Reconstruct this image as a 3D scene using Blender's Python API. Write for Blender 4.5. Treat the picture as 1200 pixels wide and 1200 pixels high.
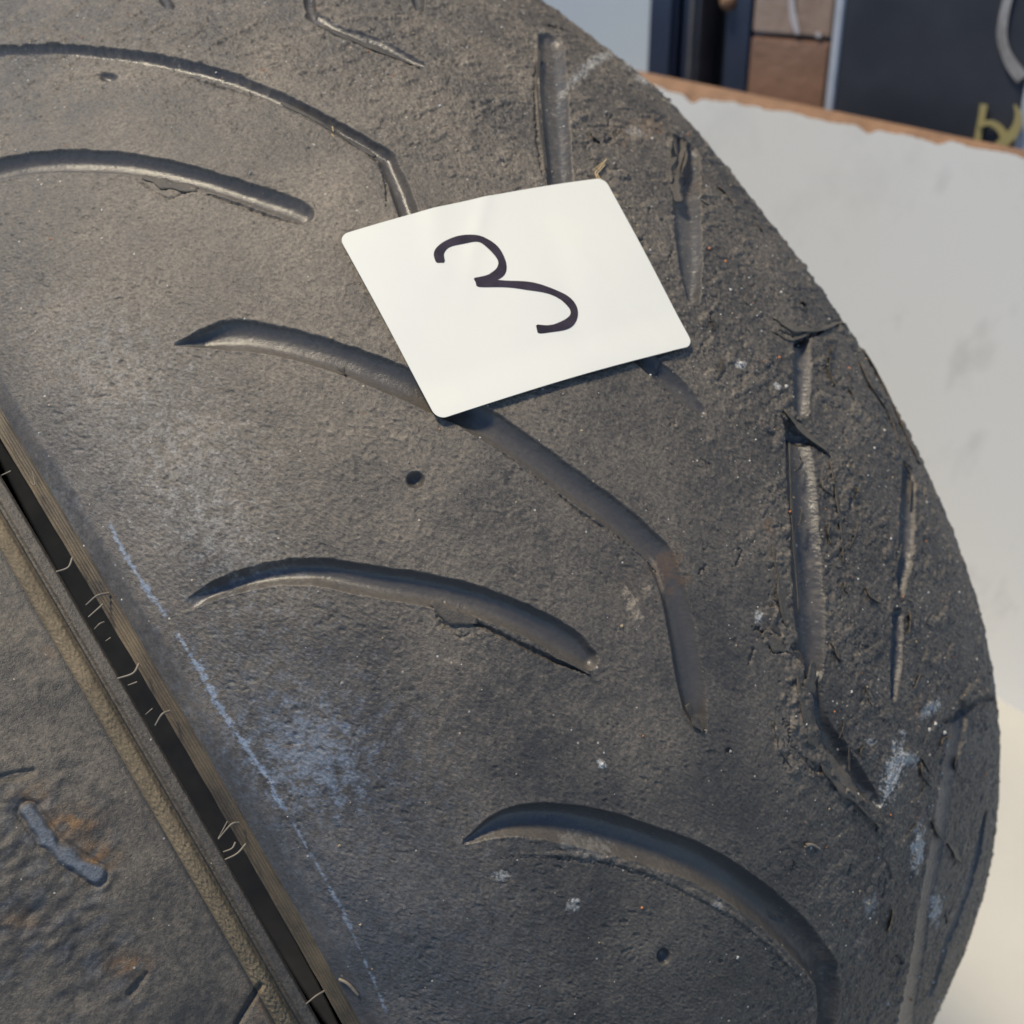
import bpy, math, random
import numpy as np
from mathutils import Matrix, Vector
random.seed(7); RNG = np.random.default_rng(11)
for o in list(bpy.data.objects): bpy.data.objects.remove(o)
S = bpy.context.scene; COL = S.collection

# ------------------------------------------------------------------ camera
PITCH = math.radians(55)
CAM_LOC = np.array([0.0, 0.0, 0.75])
cp, sp = math.cos(PITCH), math.sin(PITCH)
CW = np.array([[1, 0, 0], [0, sp, -cp], [0, cp, sp]], float)     # camera axes -> world (columns)
FPX = 1505.64
cam = bpy.data.cameras.new('camera'); camo = bpy.data.objects.new('camera', cam); COL.objects.link(camo)
camo.location = CAM_LOC; camo.rotation_euler = (math.pi/2 - PITCH, 0, 0)
cam.sensor_width = 36; cam.lens = 36*FPX/1200; cam.clip_start = 0.01; cam.clip_end = 200
cam.dof.use_dof = True; cam.dof.focus_distance = 0.335; cam.dof.aperture_fstop = 17
S.camera = camo
S.render.resolution_x = S.render.resolution_y = 1024

# ------------------------------------------------------------------ light
SUN_CAM = np.array([-0.36, 0.80, 0.50]); SUN_W = CW @ SUN_CAM; SUN_W /= np.linalg.norm(SUN_W)
sun_el = math.asin(SUN_W[2]); sun_az = math.atan2(SUN_W[0], SUN_W[1])
W = bpy.data.worlds.new('World'); S.world = W; W.use_nodes = True
nt = W.node_tree; bg = nt.nodes['Background']
sky = nt.nodes.new('ShaderNodeTexSky'); sky.sky_type = 'NISHITA'; sky.sun_disc = False
sky.sun_elevation = sun_el; sky.sun_rotation = sun_az
sky.air_density = 1.0; sky.dust_density = 0.2; sky.ozone_density = 2.5
nt.links.new(sky.outputs[0], bg.inputs[0]); bg.inputs[1].default_value = 0.125
sl = bpy.data.lights.new("sun", "SUN"); sl.energy = 3.4; sl.angle = math.radians(10); sl.color = (1, 0.87, 0.64)
so = bpy.data.objects.new('sun', sl); COL.objects.link(so)
so.rotation_euler = Vector(SUN_W.tolist()).to_track_quat('Z', 'Y').to_euler(); so.location = (0, 0, 3)
S.view_settings.view_transform = 'Standard'; S.view_settings.look = 'None'
S.view_settings.exposure = 0.27; S.view_settings.gamma = 1

# ------------------------------------------------------------------ helpers
def tag(o, label=None, cat=None, group=None, kind=None):
    for k, v in (('label', label), ('category', cat), ('group', group), ('kind', kind)):
        if v: o[k] = v
    return o
def empty(name, M=None):
    o = bpy.data.objects.new(name, None); COL.objects.link(o); o.empty_display_size = .02
    if M is not None: o.matrix_world = M
    return o
def link(name, me, parent=None):
    o = bpy.data.objects.new(name, me); COL.objects.link(o)
    if parent: o.parent = parent
    return o
def mesh_np(name, V, F, mat=None, smooth=True, attrs=None, normals=None):
    """V (n,3), F (m,4) or (m,3)"""
    V = np.asarray(V, np.float32); F = np.asarray(F, np.int32)
    me = bpy.data.meshes.new(name); k = F.shape[1]
    me.vertices.add(len(V)); me.vertices.foreach_set('co', V.ravel())
    me.loops.add(F.size); me.loops.foreach_set('vertex_index', F.ravel())
    me.polygons.add(len(F)); me.polygons.foreach_set('loop_start', np.arange(0, F.size, k, dtype=np.int32))
    me.polygons.foreach_set('loop_total', np.full(len(F), k, np.int32))
    if smooth: me.polygons.foreach_set('use_smooth', np.ones(len(F), bool))
    me.update(calc_edges=True)
    if attrs:
        for an, av in attrs.items():
            a = me.attributes.new(an, 'FLOAT', 'POINT'); a.data.foreach_set('value', np.asarray(av, np.float32).ravel())
    if normals is not None: me.normals_split_custom_set_from_vertices(np.asarray(normals, np.float32))
    if mat:
        for m in (mat if isinstance(mat, (list, tuple)) else [mat]): me.materials.append(m)
    return me
def grid_faces(nu, nv, mask=None, flip=False):
    i = np.arange(nu*nv).reshape(nu, nv)
    F = np.stack([i[:-1, :-1], i[1:, :-1], i[1:, 1:], i[:-1, 1:]], -1)
    if flip: F = F[..., ::-1]
    return F[mask] if mask is not None else F.reshape(-1, 4)
def submesh(V, F, *arrs):
    idx = np.unique(F); re = np.full(len(V), -1, np.int64); re[idx] = np.arange(len(idx))
    return (V[idx], re[F]) + tuple(a[idx] for a in arrs)

def fnoise(nu, nv, du, dv, wl, bw=.5, seed=0, ang=0., aniso=1.):
    """band-passed random field, wavelength wl mm, unit variance"""
    r = np.random.default_rng(seed)
    ku = np.fft.fftfreq(nu, du)[:, None]; kv = np.fft.rfftfreq(nv, dv)[None, :]
    c, s = math.cos(ang), math.sin(ang)
    a = (ku*c + kv*s)*aniso; b = -ku*s + kv*c
    k = np.sqrt(a*a + b*b) + 1e-9
    flt = np.exp(-(np.log(k*wl)/bw)**2)
    f = np.fft.irfft2(np.fft.rfft2(r.standard_normal((nu, nv)))*flt, s=(nu, nv))
    return (f/f.std()).astype(np.float32)
def fbm(nu, nv, du, dv, wl, oct=4, seed=0, gain=.6):
    t = 0
    for k in range(oct): t = t + fnoise(nu, nv, du, dv, wl/2**k, .45, seed+k*17)*gain**k
    return t/t.std()
def sst(a, b, x):
    t = np.clip((x-a)/(b-a), 0, 1); return t*t*(3-2*t)

# ------------------------------------------------------------------ materials
def mat(name):
    m = bpy.data.materials.new(name); m.use_nodes = True
    return m, m.node_tree.nodes, m.node_tree.links, m.node_tree.nodes['Principled BSDF']
def N(ns, t, **kw):
    n = ns.new(t)
    for k, v in kw.items():
        if k.startswith('i_'): n.inputs[int(k[2:]) if k[2:].isdigit() else k[2:]].default_value = v
        else: setattr(n, k, v)
    return n
def noise_fac(ns, ls, scale, detail=4, rough=.6, coord=None, dist=0):
    n = N(ns, 'ShaderNodeTexNoise'); n.inputs['Scale'].default_value = scale; n.inputs['Detail'].default_value = detail
    n.inputs['Roughness'].default_value = rough; n.inputs['Distortion'].default_value = dist
    if coord: ls.new(coord, n.inputs['Vector'])
    return n.outputs['Fac']
def ramp(ns, ls, src, stops):
    r = N(ns, 'ShaderNodeValToRGB'); e = r.color_ramp.elements
    e[0].position, e[0].color = stops[0][0], (*stops[0][1], 1); e[1].position, e[1].color = stops[-1][0], (*stops[-1][1], 1)
    for p, c in stops[1:-1]:
        x = e.new(p); x.color = (*c, 1)
    ls.new(src, r.inputs[0]); return r.outputs[0]
def mixc(ns, ls, f, a, b, mode='MIX'):
    m = N(ns, 'ShaderNodeMix', data_type='RGBA', blend_type=mode)
    for i, v in ((0, f), (6, a), (7, b)):
        if isinstance(v, (float, int)): m.inputs[i].default_value = v
        elif isinstance(v, tuple): m.inputs[i].default_value = (*v, 1)
        else: ls.new(v, m.inputs[i])
    return m.outputs[2]
def math_(ns, ls, op, a, b=0., clamp=False):
    m = N(ns, 'ShaderNodeMath', operation=op, use_clamp=clamp)
    for i, v in ((0, a), (1, b)):
        if isinstance(v, (float, int)): m.inputs[i].default_value = v
        else: ls.new(v, m.inputs[i])
    return m.outputs[0]

def rubber_material(name, rub=(.050, .046, .042), dustc=(.26, .215, .165), attrs=True, rough=.5, fine=1.):
    m, ns, ls, P = mat(name)
    co = N(ns, 'ShaderNodeTexCoord').outputs['Object']
    f1 = noise_fac(ns, ls, 900, 5, .7, co); f2 = noise_fac(ns, ls, 60, 5, .6, co); f3 = noise_fac(ns, ls, 2600, 3, .6, co)
    def A(n): return N(ns, 'ShaderNodeAttribute', attribute_name=n).outputs['Fac']
    c0 = mixc(ns, ls, ramp(ns, ls, f1, [(.35, (0, 0, 0)), (.65, (1, 1, 1))]), rub, tuple(x*1.5 for x in rub))
    if attrs:
        c0 = mixc(ns, ls, math_(ns, ls, 'MULTIPLY', A('groove'), .9), c0, (.066, .064, .065))
        dust = A('dust')
        d1 = math_(ns, ls, 'MULTIPLY', dust, math_(ns, ls, 'MULTIPLY_ADD', f1, 1.1))
        # broken dust: fine mottling
        mot = ramp(ns, ls, f1, [(.32, (.25, .25, .25)), (.62, (1, 1, 1))])
        mot2 = ramp(ns, ls, f2, [(.3, (.6, .6, .6)), (.7, (1, 1, 1))])
        d = math_(ns, ls, 'MULTIPLY', math_(ns, ls, 'MULTIPLY', dust, mot), mot2, True)
        ns.remove(d1.node)
        c1 = mixc(ns, ls, d, c0, dustc)
        chalk = A('chalk')
        ch = math_(ns, ls, 'MULTIPLY', chalk, ramp(ns, ls, f1, [(.38, (.2, .2, .2)), (.58, (1, 1, 1))]), True)
        c2 = mixc(ns, ls, ch, c1, (.56, .55, .52))
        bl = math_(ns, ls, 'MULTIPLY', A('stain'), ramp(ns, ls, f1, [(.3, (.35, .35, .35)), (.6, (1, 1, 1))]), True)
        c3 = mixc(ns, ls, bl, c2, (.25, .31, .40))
        rs = math_(ns, ls, 'MULTIPLY', A('rust'), ramp(ns, ls, f1, [(.3, (.35, .35, .35)), (.6, (1, 1, 1))]), True)
        c3 = mixc(ns, ls, rs, c3, (.2, .11, .045))
        # tiny bright specks of sand
        v = N(ns, 'ShaderNodeTexVoronoi', feature='F1'); v.inputs['Scale'].default_value = 420; ls.new(co, v.inputs['Vector'])
        wn = N(ns, 'ShaderNodeSeparateColor'); ls.new(v.outputs['Color'], wn.inputs[0])
        sel = math_(ns, ls, 'GREATER_THAN', wn.outputs[0], .93)
        near = math_(ns, ls, 'LESS_THAN', v.outputs['Distance'], .13)
        spk = math_(ns, ls, 'MULTIPLY', sel, near)
        spc = ramp(ns, ls, wn.outputs[1], [(0, (.45, .43, .4)), (.5, (.4, .36, .3)), (.8, (.38, .24, .13)), (1, (.5, .5, .5))])
        c3 = mixc(ns, ls, math_(ns, ls, 'MULTIPLY', spk, math_(ns, ls, 'SUBTRACT', 1., A('groove'))), c3, spc)
        ls.new(c3, P.inputs['Base Color'])
        r0 = math_(ns, ls, 'MULTIPLY_ADD', dust, .25); r0.node.inputs[2].default_value = rough - .20
        rr = math_(ns, ls, 'MULTIPLY_ADD', f2, .14); ls.new(r0, rr.node.inputs[2])
        ls.new(math_(ns, ls, 'SUBTRACT', rr, math_(ns, ls, 'MULTIPLY', A('groove'), .10)), P.inputs['Roughness'])
    else:
        c1 = mixc(ns, ls, ramp(ns, ls, f2, [(.35, (0, 0, 0)), (.7, (1, 1, 1))]), c0, dustc)
        ls.new(c1, P.inputs['Base Color']); P.inputs['Roughness'].default_value = rough
    P.inputs['Specular IOR Level'].default_value = .5
    h = math_(ns, ls, 'ADD', math_(ns, ls, 'MULTIPLY', f1, .7), math_(ns, ls, 'MULTIPLY', f3, .55))
    if attrs:
        h = math_(ns, ls, 'MULTIPLY', h, math_(ns, ls, 'SUBTRACT', 1., math_(ns, ls, 'MULTIPLY', A('groove'), .6)))
    b = N(ns, 'ShaderNodeBump'); b.inputs['Strength'].default_value = 1; b.inputs['Distance'].default_value = .00034*fine
    ls.new(h, b.inputs['Height']); ls.new(b.outputs[0], P.inputs['Normal'])
    return m
M_TREAD = rubber_material('worn_rubber', rub=(.040, .037, .035), dustc=(.33, .275, .21))
M_BODY2 = rubber_material('muddy_rubber', rub=(.038, .036, .034), dustc=(.28, .235, .18), rough=.5, fine=1.2)
M_RIB = rubber_material('ribbed_rubber', rub=(.045, .037, .028), dustc=(.17, .13, .08), attrs=False, rough=.55, fine=.6)
M_SHRED = rubber_material('shredded_rubber', rub=(.042, .038, .034), dustc=(.12, .1, .08), attrs=False, rough=.55, fine=1.2)
M_ROPE = rubber_material('dusty_rope_rubber', rub=(.10, .08, .052), dustc=(.24, .185, .115), attrs=False, rough=.7, fine=1.)
M_HAIR = rubber_material('rubber_hair', rub=(.12, .105, .085), dustc=(.25, .21, .16), attrs=False, rough=.5, fine=.2)
def plain(name, c, c2=None, scale=30, rough=.6, bump=0, spec=.5):
    m, ns, ls, P = mat(name); co = N(ns, 'ShaderNodeTexCoord').outputs['Object']
    f = noise_fac(ns, ls, scale, 5, .6, co)
    ls.new(ramp(ns, ls, f, [(.3, c), (.7, c2 or c)]), P.inputs['Base Color'])
    P.inputs['Roughness'].default_value = rough; P.inputs['Specular IOR Level'].default_value = spec
    if bump:
        b = N(ns, 'ShaderNodeBump'); b.inputs['Distance'].default_value = bump; ls.new(f, b.inputs['Height']); ls.new(b.outputs[0], P.inputs['Normal'])
    return m

# ------------------------------------------------------------------ tyre geometry (millimetres, axle along X)
R0, RC, KX, PE = 300., 116.4324, 1.5084, -.6939
def sag(t):                                               # the old carcass is out of round: it flattens towards the top
    x = np.maximum(-.0601-t, 0); return 51.03*x*x/(1+(x/1.1)**6)
def rotv(v):
    v = np.array(v); a = np.linalg.norm(v); k = v/a
    K = np.array([[0, -k[2], k[1]], [k[2], 0, -k[0]], [-k[1], k[0], 0]])
    return np.eye(3) + np.sin(a)*K + (1-np.cos(a))*K@K
RT = rotv([-.2839, .2374, .0204]) @ np.array([[.864, -.504, 0], [.504, .864, 0], [0, 0, 1]])
TT = np.array([-66.4129, -64.2473, -632.0235])
MW = CW @ RT; TW = CAM_LOC + (CW @ TT)/1000.
M_TYRE = Matrix([[*(MW[i]), TW[i]] for i in range(3)] + [[0, 0, 0, 1]])
CAM_T = RT.T @ (-TT)                                        # camera in tyre coordinates (mm)

_ph = np.linspace(-2.2, 2.2, 8801)
_ds = np.hypot(RC*KX*np.cos(_ph), RC*np.sin(_ph)); _s = np.concatenate([[0], np.cumsum((_ds[1:]+_ds[:-1])/2*(_ph[1]-_ph[0]))]); _s -= np.interp(0, _ph, _s)
def phi_of(s): return np.interp(s, _s, _ph)
def s_of(p): return np.interp(p, _ph, _s)
SE = float(s_of(PE)); SB = SE + 6.0; UR = 290.
# edge profile: (x, r, nx, nr) sampled against s
def prof(s):
    s = np.asarray(s, float); p = phi_of(np.maximum(s, SB))
    x = RC*KX*np.sin(p); r = R0-RC+RC*np.cos(p)
    nx = np.sin(p)/KX; nr = np.cos(p); l = np.hypot(nx, nr); nx /= l; nr /= l
    # roll-over band beyond SB: extra turn-down then a little lip
    d = np.maximum(SB - s, 0); a0 = math.atan2(math.sin(phi_of(SB))/KX, math.cos(phi_of(SB)))   # normal angle from +r toward +x
    turn = -(.34*sst(0, .8, d)); ang = a0 + turn
    # integrate approx with mean angle
    am = a0 - .34*np.where(d > .8, (d-.4)/np.maximum(d, 1e-6), .5*sst(0, .8, d))
    x = x - d*np.cos(am); r = r + d*np.sin(am)*1.0
    nx = np.where(d > 0, np.sin(ang), nx); nr = np.where(d > 0, np.cos(ang), nr)
    return x, r, nx, nr
def surf(u, s, h=0.):
    x, r, nx, nr = prof(s); x = x + nx*h; r = r + nr*h; t = u/UR; r = r + sag(t)
    return np.stack([x+0*t, -r*np.sin(t), r*np.cos(t)], -1)
def on_tyre(px):
    """points given as seen in the photograph -> (u, s) on the tread surface, mm"""
    px = np.atleast_2d(np.array(px, float))
    d = np.stack([(px[:, 0]-600)/FPX, (600-px[:, 1])/FPX, -np.ones(len(px))], -1) @ RT
    def Fn(t):
        P = CAM_T + d*t[:, None]; rho = np.hypot(P[:, 1], P[:, 2]) - sag(np.arctan2(-P[:, 1], P[:, 2]))
        return ((rho-(R0-RC))/RC)**2 + (P[:, 0]/(RC*KX))**2 - 1
    ts = np.linspace(200, 640, 300); V = np.stack([Fn(np.full(len(px), t)) for t in ts])
    neg = V < 0; i = np.where(neg.any(0), neg.argmax(0), V.argmin(0)); i = np.clip(i, 1, None)
    lo, hi = ts[i-1].copy(), ts[i].copy()
    hit = neg.any(0)
    for _ in range(30):
        m = (lo+hi)/2; f = Fn(m); lo = np.where(f > 0, m, lo); hi = np.where(f > 0, hi, m)
    P = CAM_T + d*hi[:, None]; rho = np.hypot(P[:, 1], P[:, 2]) - sag(np.arctan2(-P[:, 1], P[:, 2]))
    return np.stack([np.arctan2(-P[:, 1], P[:, 2])*UR, s_of(np.arctan2(P[:, 0]/KX, rho-(R0-RC)))], -1)
def to_photo(P):
    Q = P @ RT.T + TT
    return 600+FPX*Q[..., 0]/-Q[..., 2], 600-FPX*Q[..., 1]/-Q[..., 2]
def crom(P, n=8):
    P = np.asarray(P, float); Q = np.vstack([2*P[0]-P[1], P, 2*P[-1]-P[-2]]); out = []
    for i in range(1, len(Q)-2):
        for t in np.arange(n)/n:
            a, b, c, d = Q[i-1:i+3]
            out.append(.5*((2*b)+(-a+c)*t+(2*a-5*b+4*c-d)*t*t+(-a+3*b-3*c+d)*t**3))
    out.append(Q[-2]); return np.array(out)

# fine grid over the part of the tread that can be seen
DU = .36; DV = .34
us = np.arange(-330, 330, DU); ss = np.arange(SE, SE+360, DV)
# trim to the frame
Ug, Sg = np.meshgrid(us, ss, indexing='ij')
B0 = surf(Ug, Sg); fx, fy = to_photo(B0)
nrm = surf(Ug, Sg, 1.) - B0
facing = np.einsum('ijk,ijk->ij', nrm, CAM_T - B0)/np.linalg.norm(CAM_T-B0, axis=-1)
keep = (fx > -70) & (fx < 1270) & (fy > -70) & (fy < 1270) & (facing > -.20)
ru = np.where(keep.any(1))[0]; rs_ = np.where(keep.any(0))[0]
us = us[ru[0]:ru[-1]+1]; ss = ss[rs_[0]:rs_[-1]+1]
sl_ = np.s_[ru[0]:ru[-1]+1, rs_[0]:rs_[-1]+1]
Ug, Sg, keep, B0, nrm = Ug[sl_], Sg[sl_], keep[sl_], B0[sl_], nrm[sl_]
nu, nv = Ug.shape
H = np.zeros((nu, nv), np.float32); GR = np.zeros_like(H); CH = np.zeros_like(H); ST = np.zeros_like(H); RU = np.zeros_like(H); DX = np.zeros_like(H)
GID = np.full((nu, nv), -1, np.int32)
H += 2.1*np.exp(-((Ug+112)/42)**2)*sst(110, 150, Sg) + 1.9*np.exp(-((Ug-175)/80)**2)*sst(85, 135, Sg) - 1.6*np.exp(-((Ug-300)/20)**2)*sst(60, 90, Sg)
jit = fbm(nu, nv, DU, DV, 6, 4, 5); jf = fbm(nu, nv, DU, DV, 1.6, 2, 9); jit2 = fbm(nu, nv, DU, DV, 9, 2, 6)

def path_field(pts_px, wid_px, pad=2.0, smooth=True, corner=None):
    """distance, signed side and local half-width (mm) round a path drawn on the tread"""
    Pq = on_tyre(pts_px)
    # half widths in mm: convert via local scale
    pp = np.array(pts_px, float); W_ = []
    for i in range(len(pp)):
        a = pp[max(i-1, 0)]; b = pp[min(i+1, len(pp)-1)]; t = (b-a)/np.linalg.norm(b-a); n = np.array([-t[1], t[0]])
        q = on_tyre([pp[i]-n*wid_px[i]/2, pp[i]+n*wid_px[i]/2]); W_.append(min(np.linalg.norm(q[1]-q[0])/2, 9))
    arr = np.column_stack([Pq, W_])
    if smooth:
        if corner is None: arr = crom(arr, 8)
        else: arr = np.vstack([crom(arr[:corner+1], 8), crom(arr[corner:], 8)[1:]])
    wm = arr[:, 2].max()*1.3 + pad
    i0, i1 = np.searchsorted(us, [arr[:, 0].min()-wm, arr[:, 0].max()+wm]); j0, j1 = np.searchsorted(ss, [arr[:, 1].min()-wm, arr[:, 1].max()+wm])
    sl = np.s_[i0:i1, j0:j1]
    U, V = Ug[sl].astype(np.float32), Sg[sl].astype(np.float32)
    best = np.full(U.shape, 1e9, np.float32); side = np.zeros_like(best); w = np.ones_like(best); along = np.zeros_like(best)
    L = 0.
    seg = np.hypot(*(arr[1:, :2]-arr[:-1, :2]).T); tot = seg.sum()
    for k in range(len(arr)-1):
        a, b = arr[k], arr[k+1]; e = b[:2]-a[:2]; l2 = (e**2).sum()+1e-9
        # local window
        m0, m1 = max(np.searchsorted(us[i0:i1], min(a[0], b[0])-wm), 0), np.searchsorted(us[i0:i1], max(a[0], b[0])+wm)
        n0, n1 = max(np.searchsorted(ss[j0:j1], min(a[1], b[1])-wm), 0), np.searchsorted(ss[j0:j1], max(a[1], b[1])+wm)
        q = np.s_[m0:m1, n0:n1]
        du, dv = U[q]-a[0], V[q]-a[1]; t = np.clip((du*e[0]+dv*e[1])/l2, 0, 1)
        d = np.hypot(du-t*e[0], dv-t*e[1]); cr = np.sign(du*e[1]-dv*e[0])
        up = d < best[q]
        best[q] = np.where(up, d, best[q]); side[q] = np.where(up, cr, side[q]); w[q] = np.where(up, a[2]+t*(b[2]-a[2]), w[q])
        along[q] = np.where(up, (L+t*seg[k])/tot, along[q]); L += seg[k]
    return sl, best, side, w, along

ngroove = 0
def groove(pts, wid, depth=.56, corner=None, power=2.7, lipn=.07, fade0=0, fade1=0, dusty=.5, maxd=3.0, part=True, blue=0):
    global ngroove
    sl, d, sd, w, al = path_field(pts, wid, 1.5, True, corner)
    w2 = np.maximum(w + lipn*jit2[sl]*.8 + .02*jf[sl], .05); t = d/w2
    f = np.clip(1-np.clip(t, 0, 1)**power, 0, 1)
    D = np.minimum(depth*2*w, maxd)
    if fade0: D = D*sst(0, fade0, al)
    if fade1: D = D*sst(0, fade1, 1-al)
    h = -D*f; ins = t < 1
    # slightly raised, ragged lip
    lip = .09*np.exp(-((t-1.10)/.14)**2)*(1+jit2[sl]*.7)
    H[sl] = np.where(ins, np.minimum(H[sl], h), H[sl]+lip)
    g = sst(1.05, .9, t)*(D > .35)
    GR[sl] = np.maximum(GR[sl], g)
    DX[sl] += dusty*ins*sst(-.1, .8, sd*t)*.35            # more tan on the wall that faces up
    if part:
        GID[sl] = np.where(ins & (D > .3), ngroove, GID[sl]); ngroove += 1
def pit(p, rx, ry, depth=2.0):
    q = on_tyre([p, (p[0]+rx, p[1]), (p[0], p[1]+ry)]); a = q[1]-q[0]; b = q[2]-q[0]
    Mx = np.linalg.inv(np.column_stack([a, b])); i0, i1 = np.searchsorted(us, [q[0, 0]-8, q[0, 0]+8]); j0, j1 = np.searchsorted(ss, [q[0, 1]-8, q[0, 1]+8]); sl = np.s_[i0:i1, j0:j1]
    du, dv = Ug[sl]-q[0, 0], Sg[sl]-q[0, 1]; t = np.hypot(Mx[0, 0]*du+Mx[0, 1]*dv, Mx[1, 0]*du+Mx[1, 1]*dv)
    H[sl] -= (depth*np.clip(1-t**2.2, 0, 1) + .12*np.exp(-((t-1)/.5)**2)).astype(np.float32)
    GR[sl] = np.maximum(GR[sl], sst(1.1, .8, t))
def crack(pts, wid, depth=1.2, rag=.35):
    sl, d, sd, w, al = path_field(pts, wid, 1.5)
    d = np.abs(d + rag*jit[sl]*.5*0 + 0)
    off = d*sd + rag*jf[sl]*.5 + rag*jit[sl]*.5
    w = w*sst(0, .15, al)*sst(0, .15, 1-al)+.02
    t = np.abs(off)/w
    H[sl] -= (depth*np.clip(1-t**2, 0, 1)*(d < 4)).astype(np.float32)
def ridge(pts, wid, height=.5, rag=.3, dust=.1, one=0):
    sl, d, sd, w, al = path_field(pts, wid, 1.5)
    w = np.maximum(w*(1+rag*(.45*jit2[sl]+.12*jit[sl])), .1)*sst(0, .1, al)*sst(0, .1, 1-al)+.03; t = d/w
    f = np.clip(1-t**2, 0, 1)**.7
    if one: f = f*np.clip(.5+.5*one*sd*t, 0, 1)*1.6
    H[sl] += (height*f*(1+.05*jf[sl]+.10*jit[sl]+.3*jit2[sl])).astype(np.float32); DX[sl] += dust*(t < 1)
def blob(arr, p, rx, ry, amt, ang=0., rag=.5, soft=.6, hard=0):
    q = on_tyre([p, (p[0]+rx*math.cos(ang), p[1]+rx*math.sin(ang)), (p[0]-ry*math.sin(ang), p[1]+ry*math.cos(ang))])
    a = q[1]-q[0]; b = q[2]-q[0]
    Mx = np.linalg.inv(np.column_stack([a, b])); R_ = 2.2*max(np.linalg.norm(a), np.linalg.norm(b))
    i0, i1 = np.searchsorted(us, [q[0, 0]-R_, q[0, 0]+R_]); j0, j1 = np.searchsorted(ss, [q[0, 1]-R_, q[0, 1]+R_]); sl = np.s_[i0:i1, j0:j1]
    du, dv = Ug[sl]-q[0, 0], Sg[sl]-q[0, 1]; t = np.hypot(Mx[0, 0]*du+Mx[0, 1]*dv, Mx[1, 0]*du+Mx[1, 1]*dv)
    arr[sl] += (amt*sst(1+soft, 1-soft, t + rag*.5*jit[sl] + rag*.4*jf[sl])).astype(np.float32)

# ---- the tread grooves
groove([(-60, 66), (0, 60), (60, 58), (130, 63), (200, 74), (265, 91), (330, 117), (400, 152), (452, 183), (466, 215), (477, 245), (486, 275), (495, 300)],
       [12, 12, 13, 14, 15, 15, 15, 15, 17, 22, 23, 23, 20], corner=8, depth=.5)
groove([(-60, 220), (0, 198), (50, 190), (110, 189), (170, 195), (230, 208), (290, 226), (335, 242), (353, 250)], [22, 23, 25, 26, 25, 24, 25, 27, 26], depth=.42)
groove([(207, 404), (262, 393), (300, 395), (350, 405), (420, 427), (480, 452), (540, 480), (600, 517), (660, 560), (720, 604), (772, 650), (788, 690), (799, 740), (808, 790), (815, 825), (824, 853)],
       [4, 33, 35, 35, 36, 37, 36, 35, 34, 33, 32, 30, 32, 32, 28, 10], corner=10)
groove([(210, 716), (250, 693), (310, 674), (370, 670), (430, 680), (500, 691), (560, 705), (620, 729), (665, 754), (690, 772)],
       [10, 20, 27, 32, 36, 38, 36, 36, 36, 24], fade0=.12)
groove([(546, 986), (590, 965), (640, 962), (700, 973), (760, 990), (820, 1012), (880, 1050), (930, 1093), (968, 1140), (970, 1175), (966, 1215), (962, 1270)],
       [6, 30, 42, 48, 46, 45, 43, 40, 30, 21, 20, 20], corner=8, depth=.45, maxd=4.4)
groove([(645, 48), (648, 90), (652, 140), (655, 190), (660, 240), (672, 290)], [16, 24, 26, 27, 28, 26], depth=.55, maxd=3.2)
groove([(735, 405), (765, 430), (795, 454), (822, 482)], [16, 20, 20, 9], depth=.36)
groove([(803, 175), (804, 205), (806, 260), (809, 310), (812, 350)], [16, 22, 26, 24, 14], depth=.55, maxd=3.4)
groove([(940, 392), (940, 430), (939, 478)], [15, 18, 17], depth=.5)
groove([(934, 508), (939, 560), (943, 620), (946, 680), (950, 740), (953, 782)], [26, 32, 34, 36, 34, 26], depth=.45, maxd=3.8)
groove([(955, 800), (962, 840), (978, 878), (1002, 912), (1030, 943)], [9, 14, 24, 26, 7], depth=.55, maxd=3.6)
groove([(1063, 555), (1062, 600), (1059, 650), (1055, 690)], [11, 15, 15, 9], depth=.5, maxd=3)
groove([(1052, 722), (1050, 770), (1047, 815)], [12, 14, 8], depth=.5, maxd=2.8)
groove([(364, -40), (363, 0), (368, 22)], [12, 13, 12], depth=.6, maxd=2.6)
groove([(368, 20), (400, 38), (440, 52), (495, 76)], [12, 13, 15, 6], depth=.4, maxd=1.6, part=False)
groove([(488, -50), (490, 0), (492, 12)], [12, 12, 8], depth=.6)
groove([(186, -50), (192, -5), (200, 8)], [14, 14, 9], depth=.6)
groove([(1122, 838), (1112, 900), (1099, 985), (1085, 1060), (1074, 1130), (1060, 1200), (1046, 1270)], [13, 15, 15, 14, 13, 12, 12], depth=.12, maxd=.8, part=False)
groove([(1150, 960), (1141, 1010), (1125, 1062), (1107, 1108), (1092, 1160)], [4, 7, 8, 8, 5], depth=.2, maxd=1.5, part=False)
groove([(822, 160), (835, 168), (850, 180)], [14, 16, 18], depth=.25, maxd=1.6, part=False)
for a in (((487, 562), 11, 10, 2.6), ((127, 90), 11, 5, 1.5), ((778, 1121), 8, 10, 2.2), ((998, 590), 4, 8, 1.6), ((714, 165), 6, 4, 1.4), ((944, 787), 6, 5, 1.4), ((930, 758), 7, 5, 1.2)):
    pit(*a)
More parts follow.
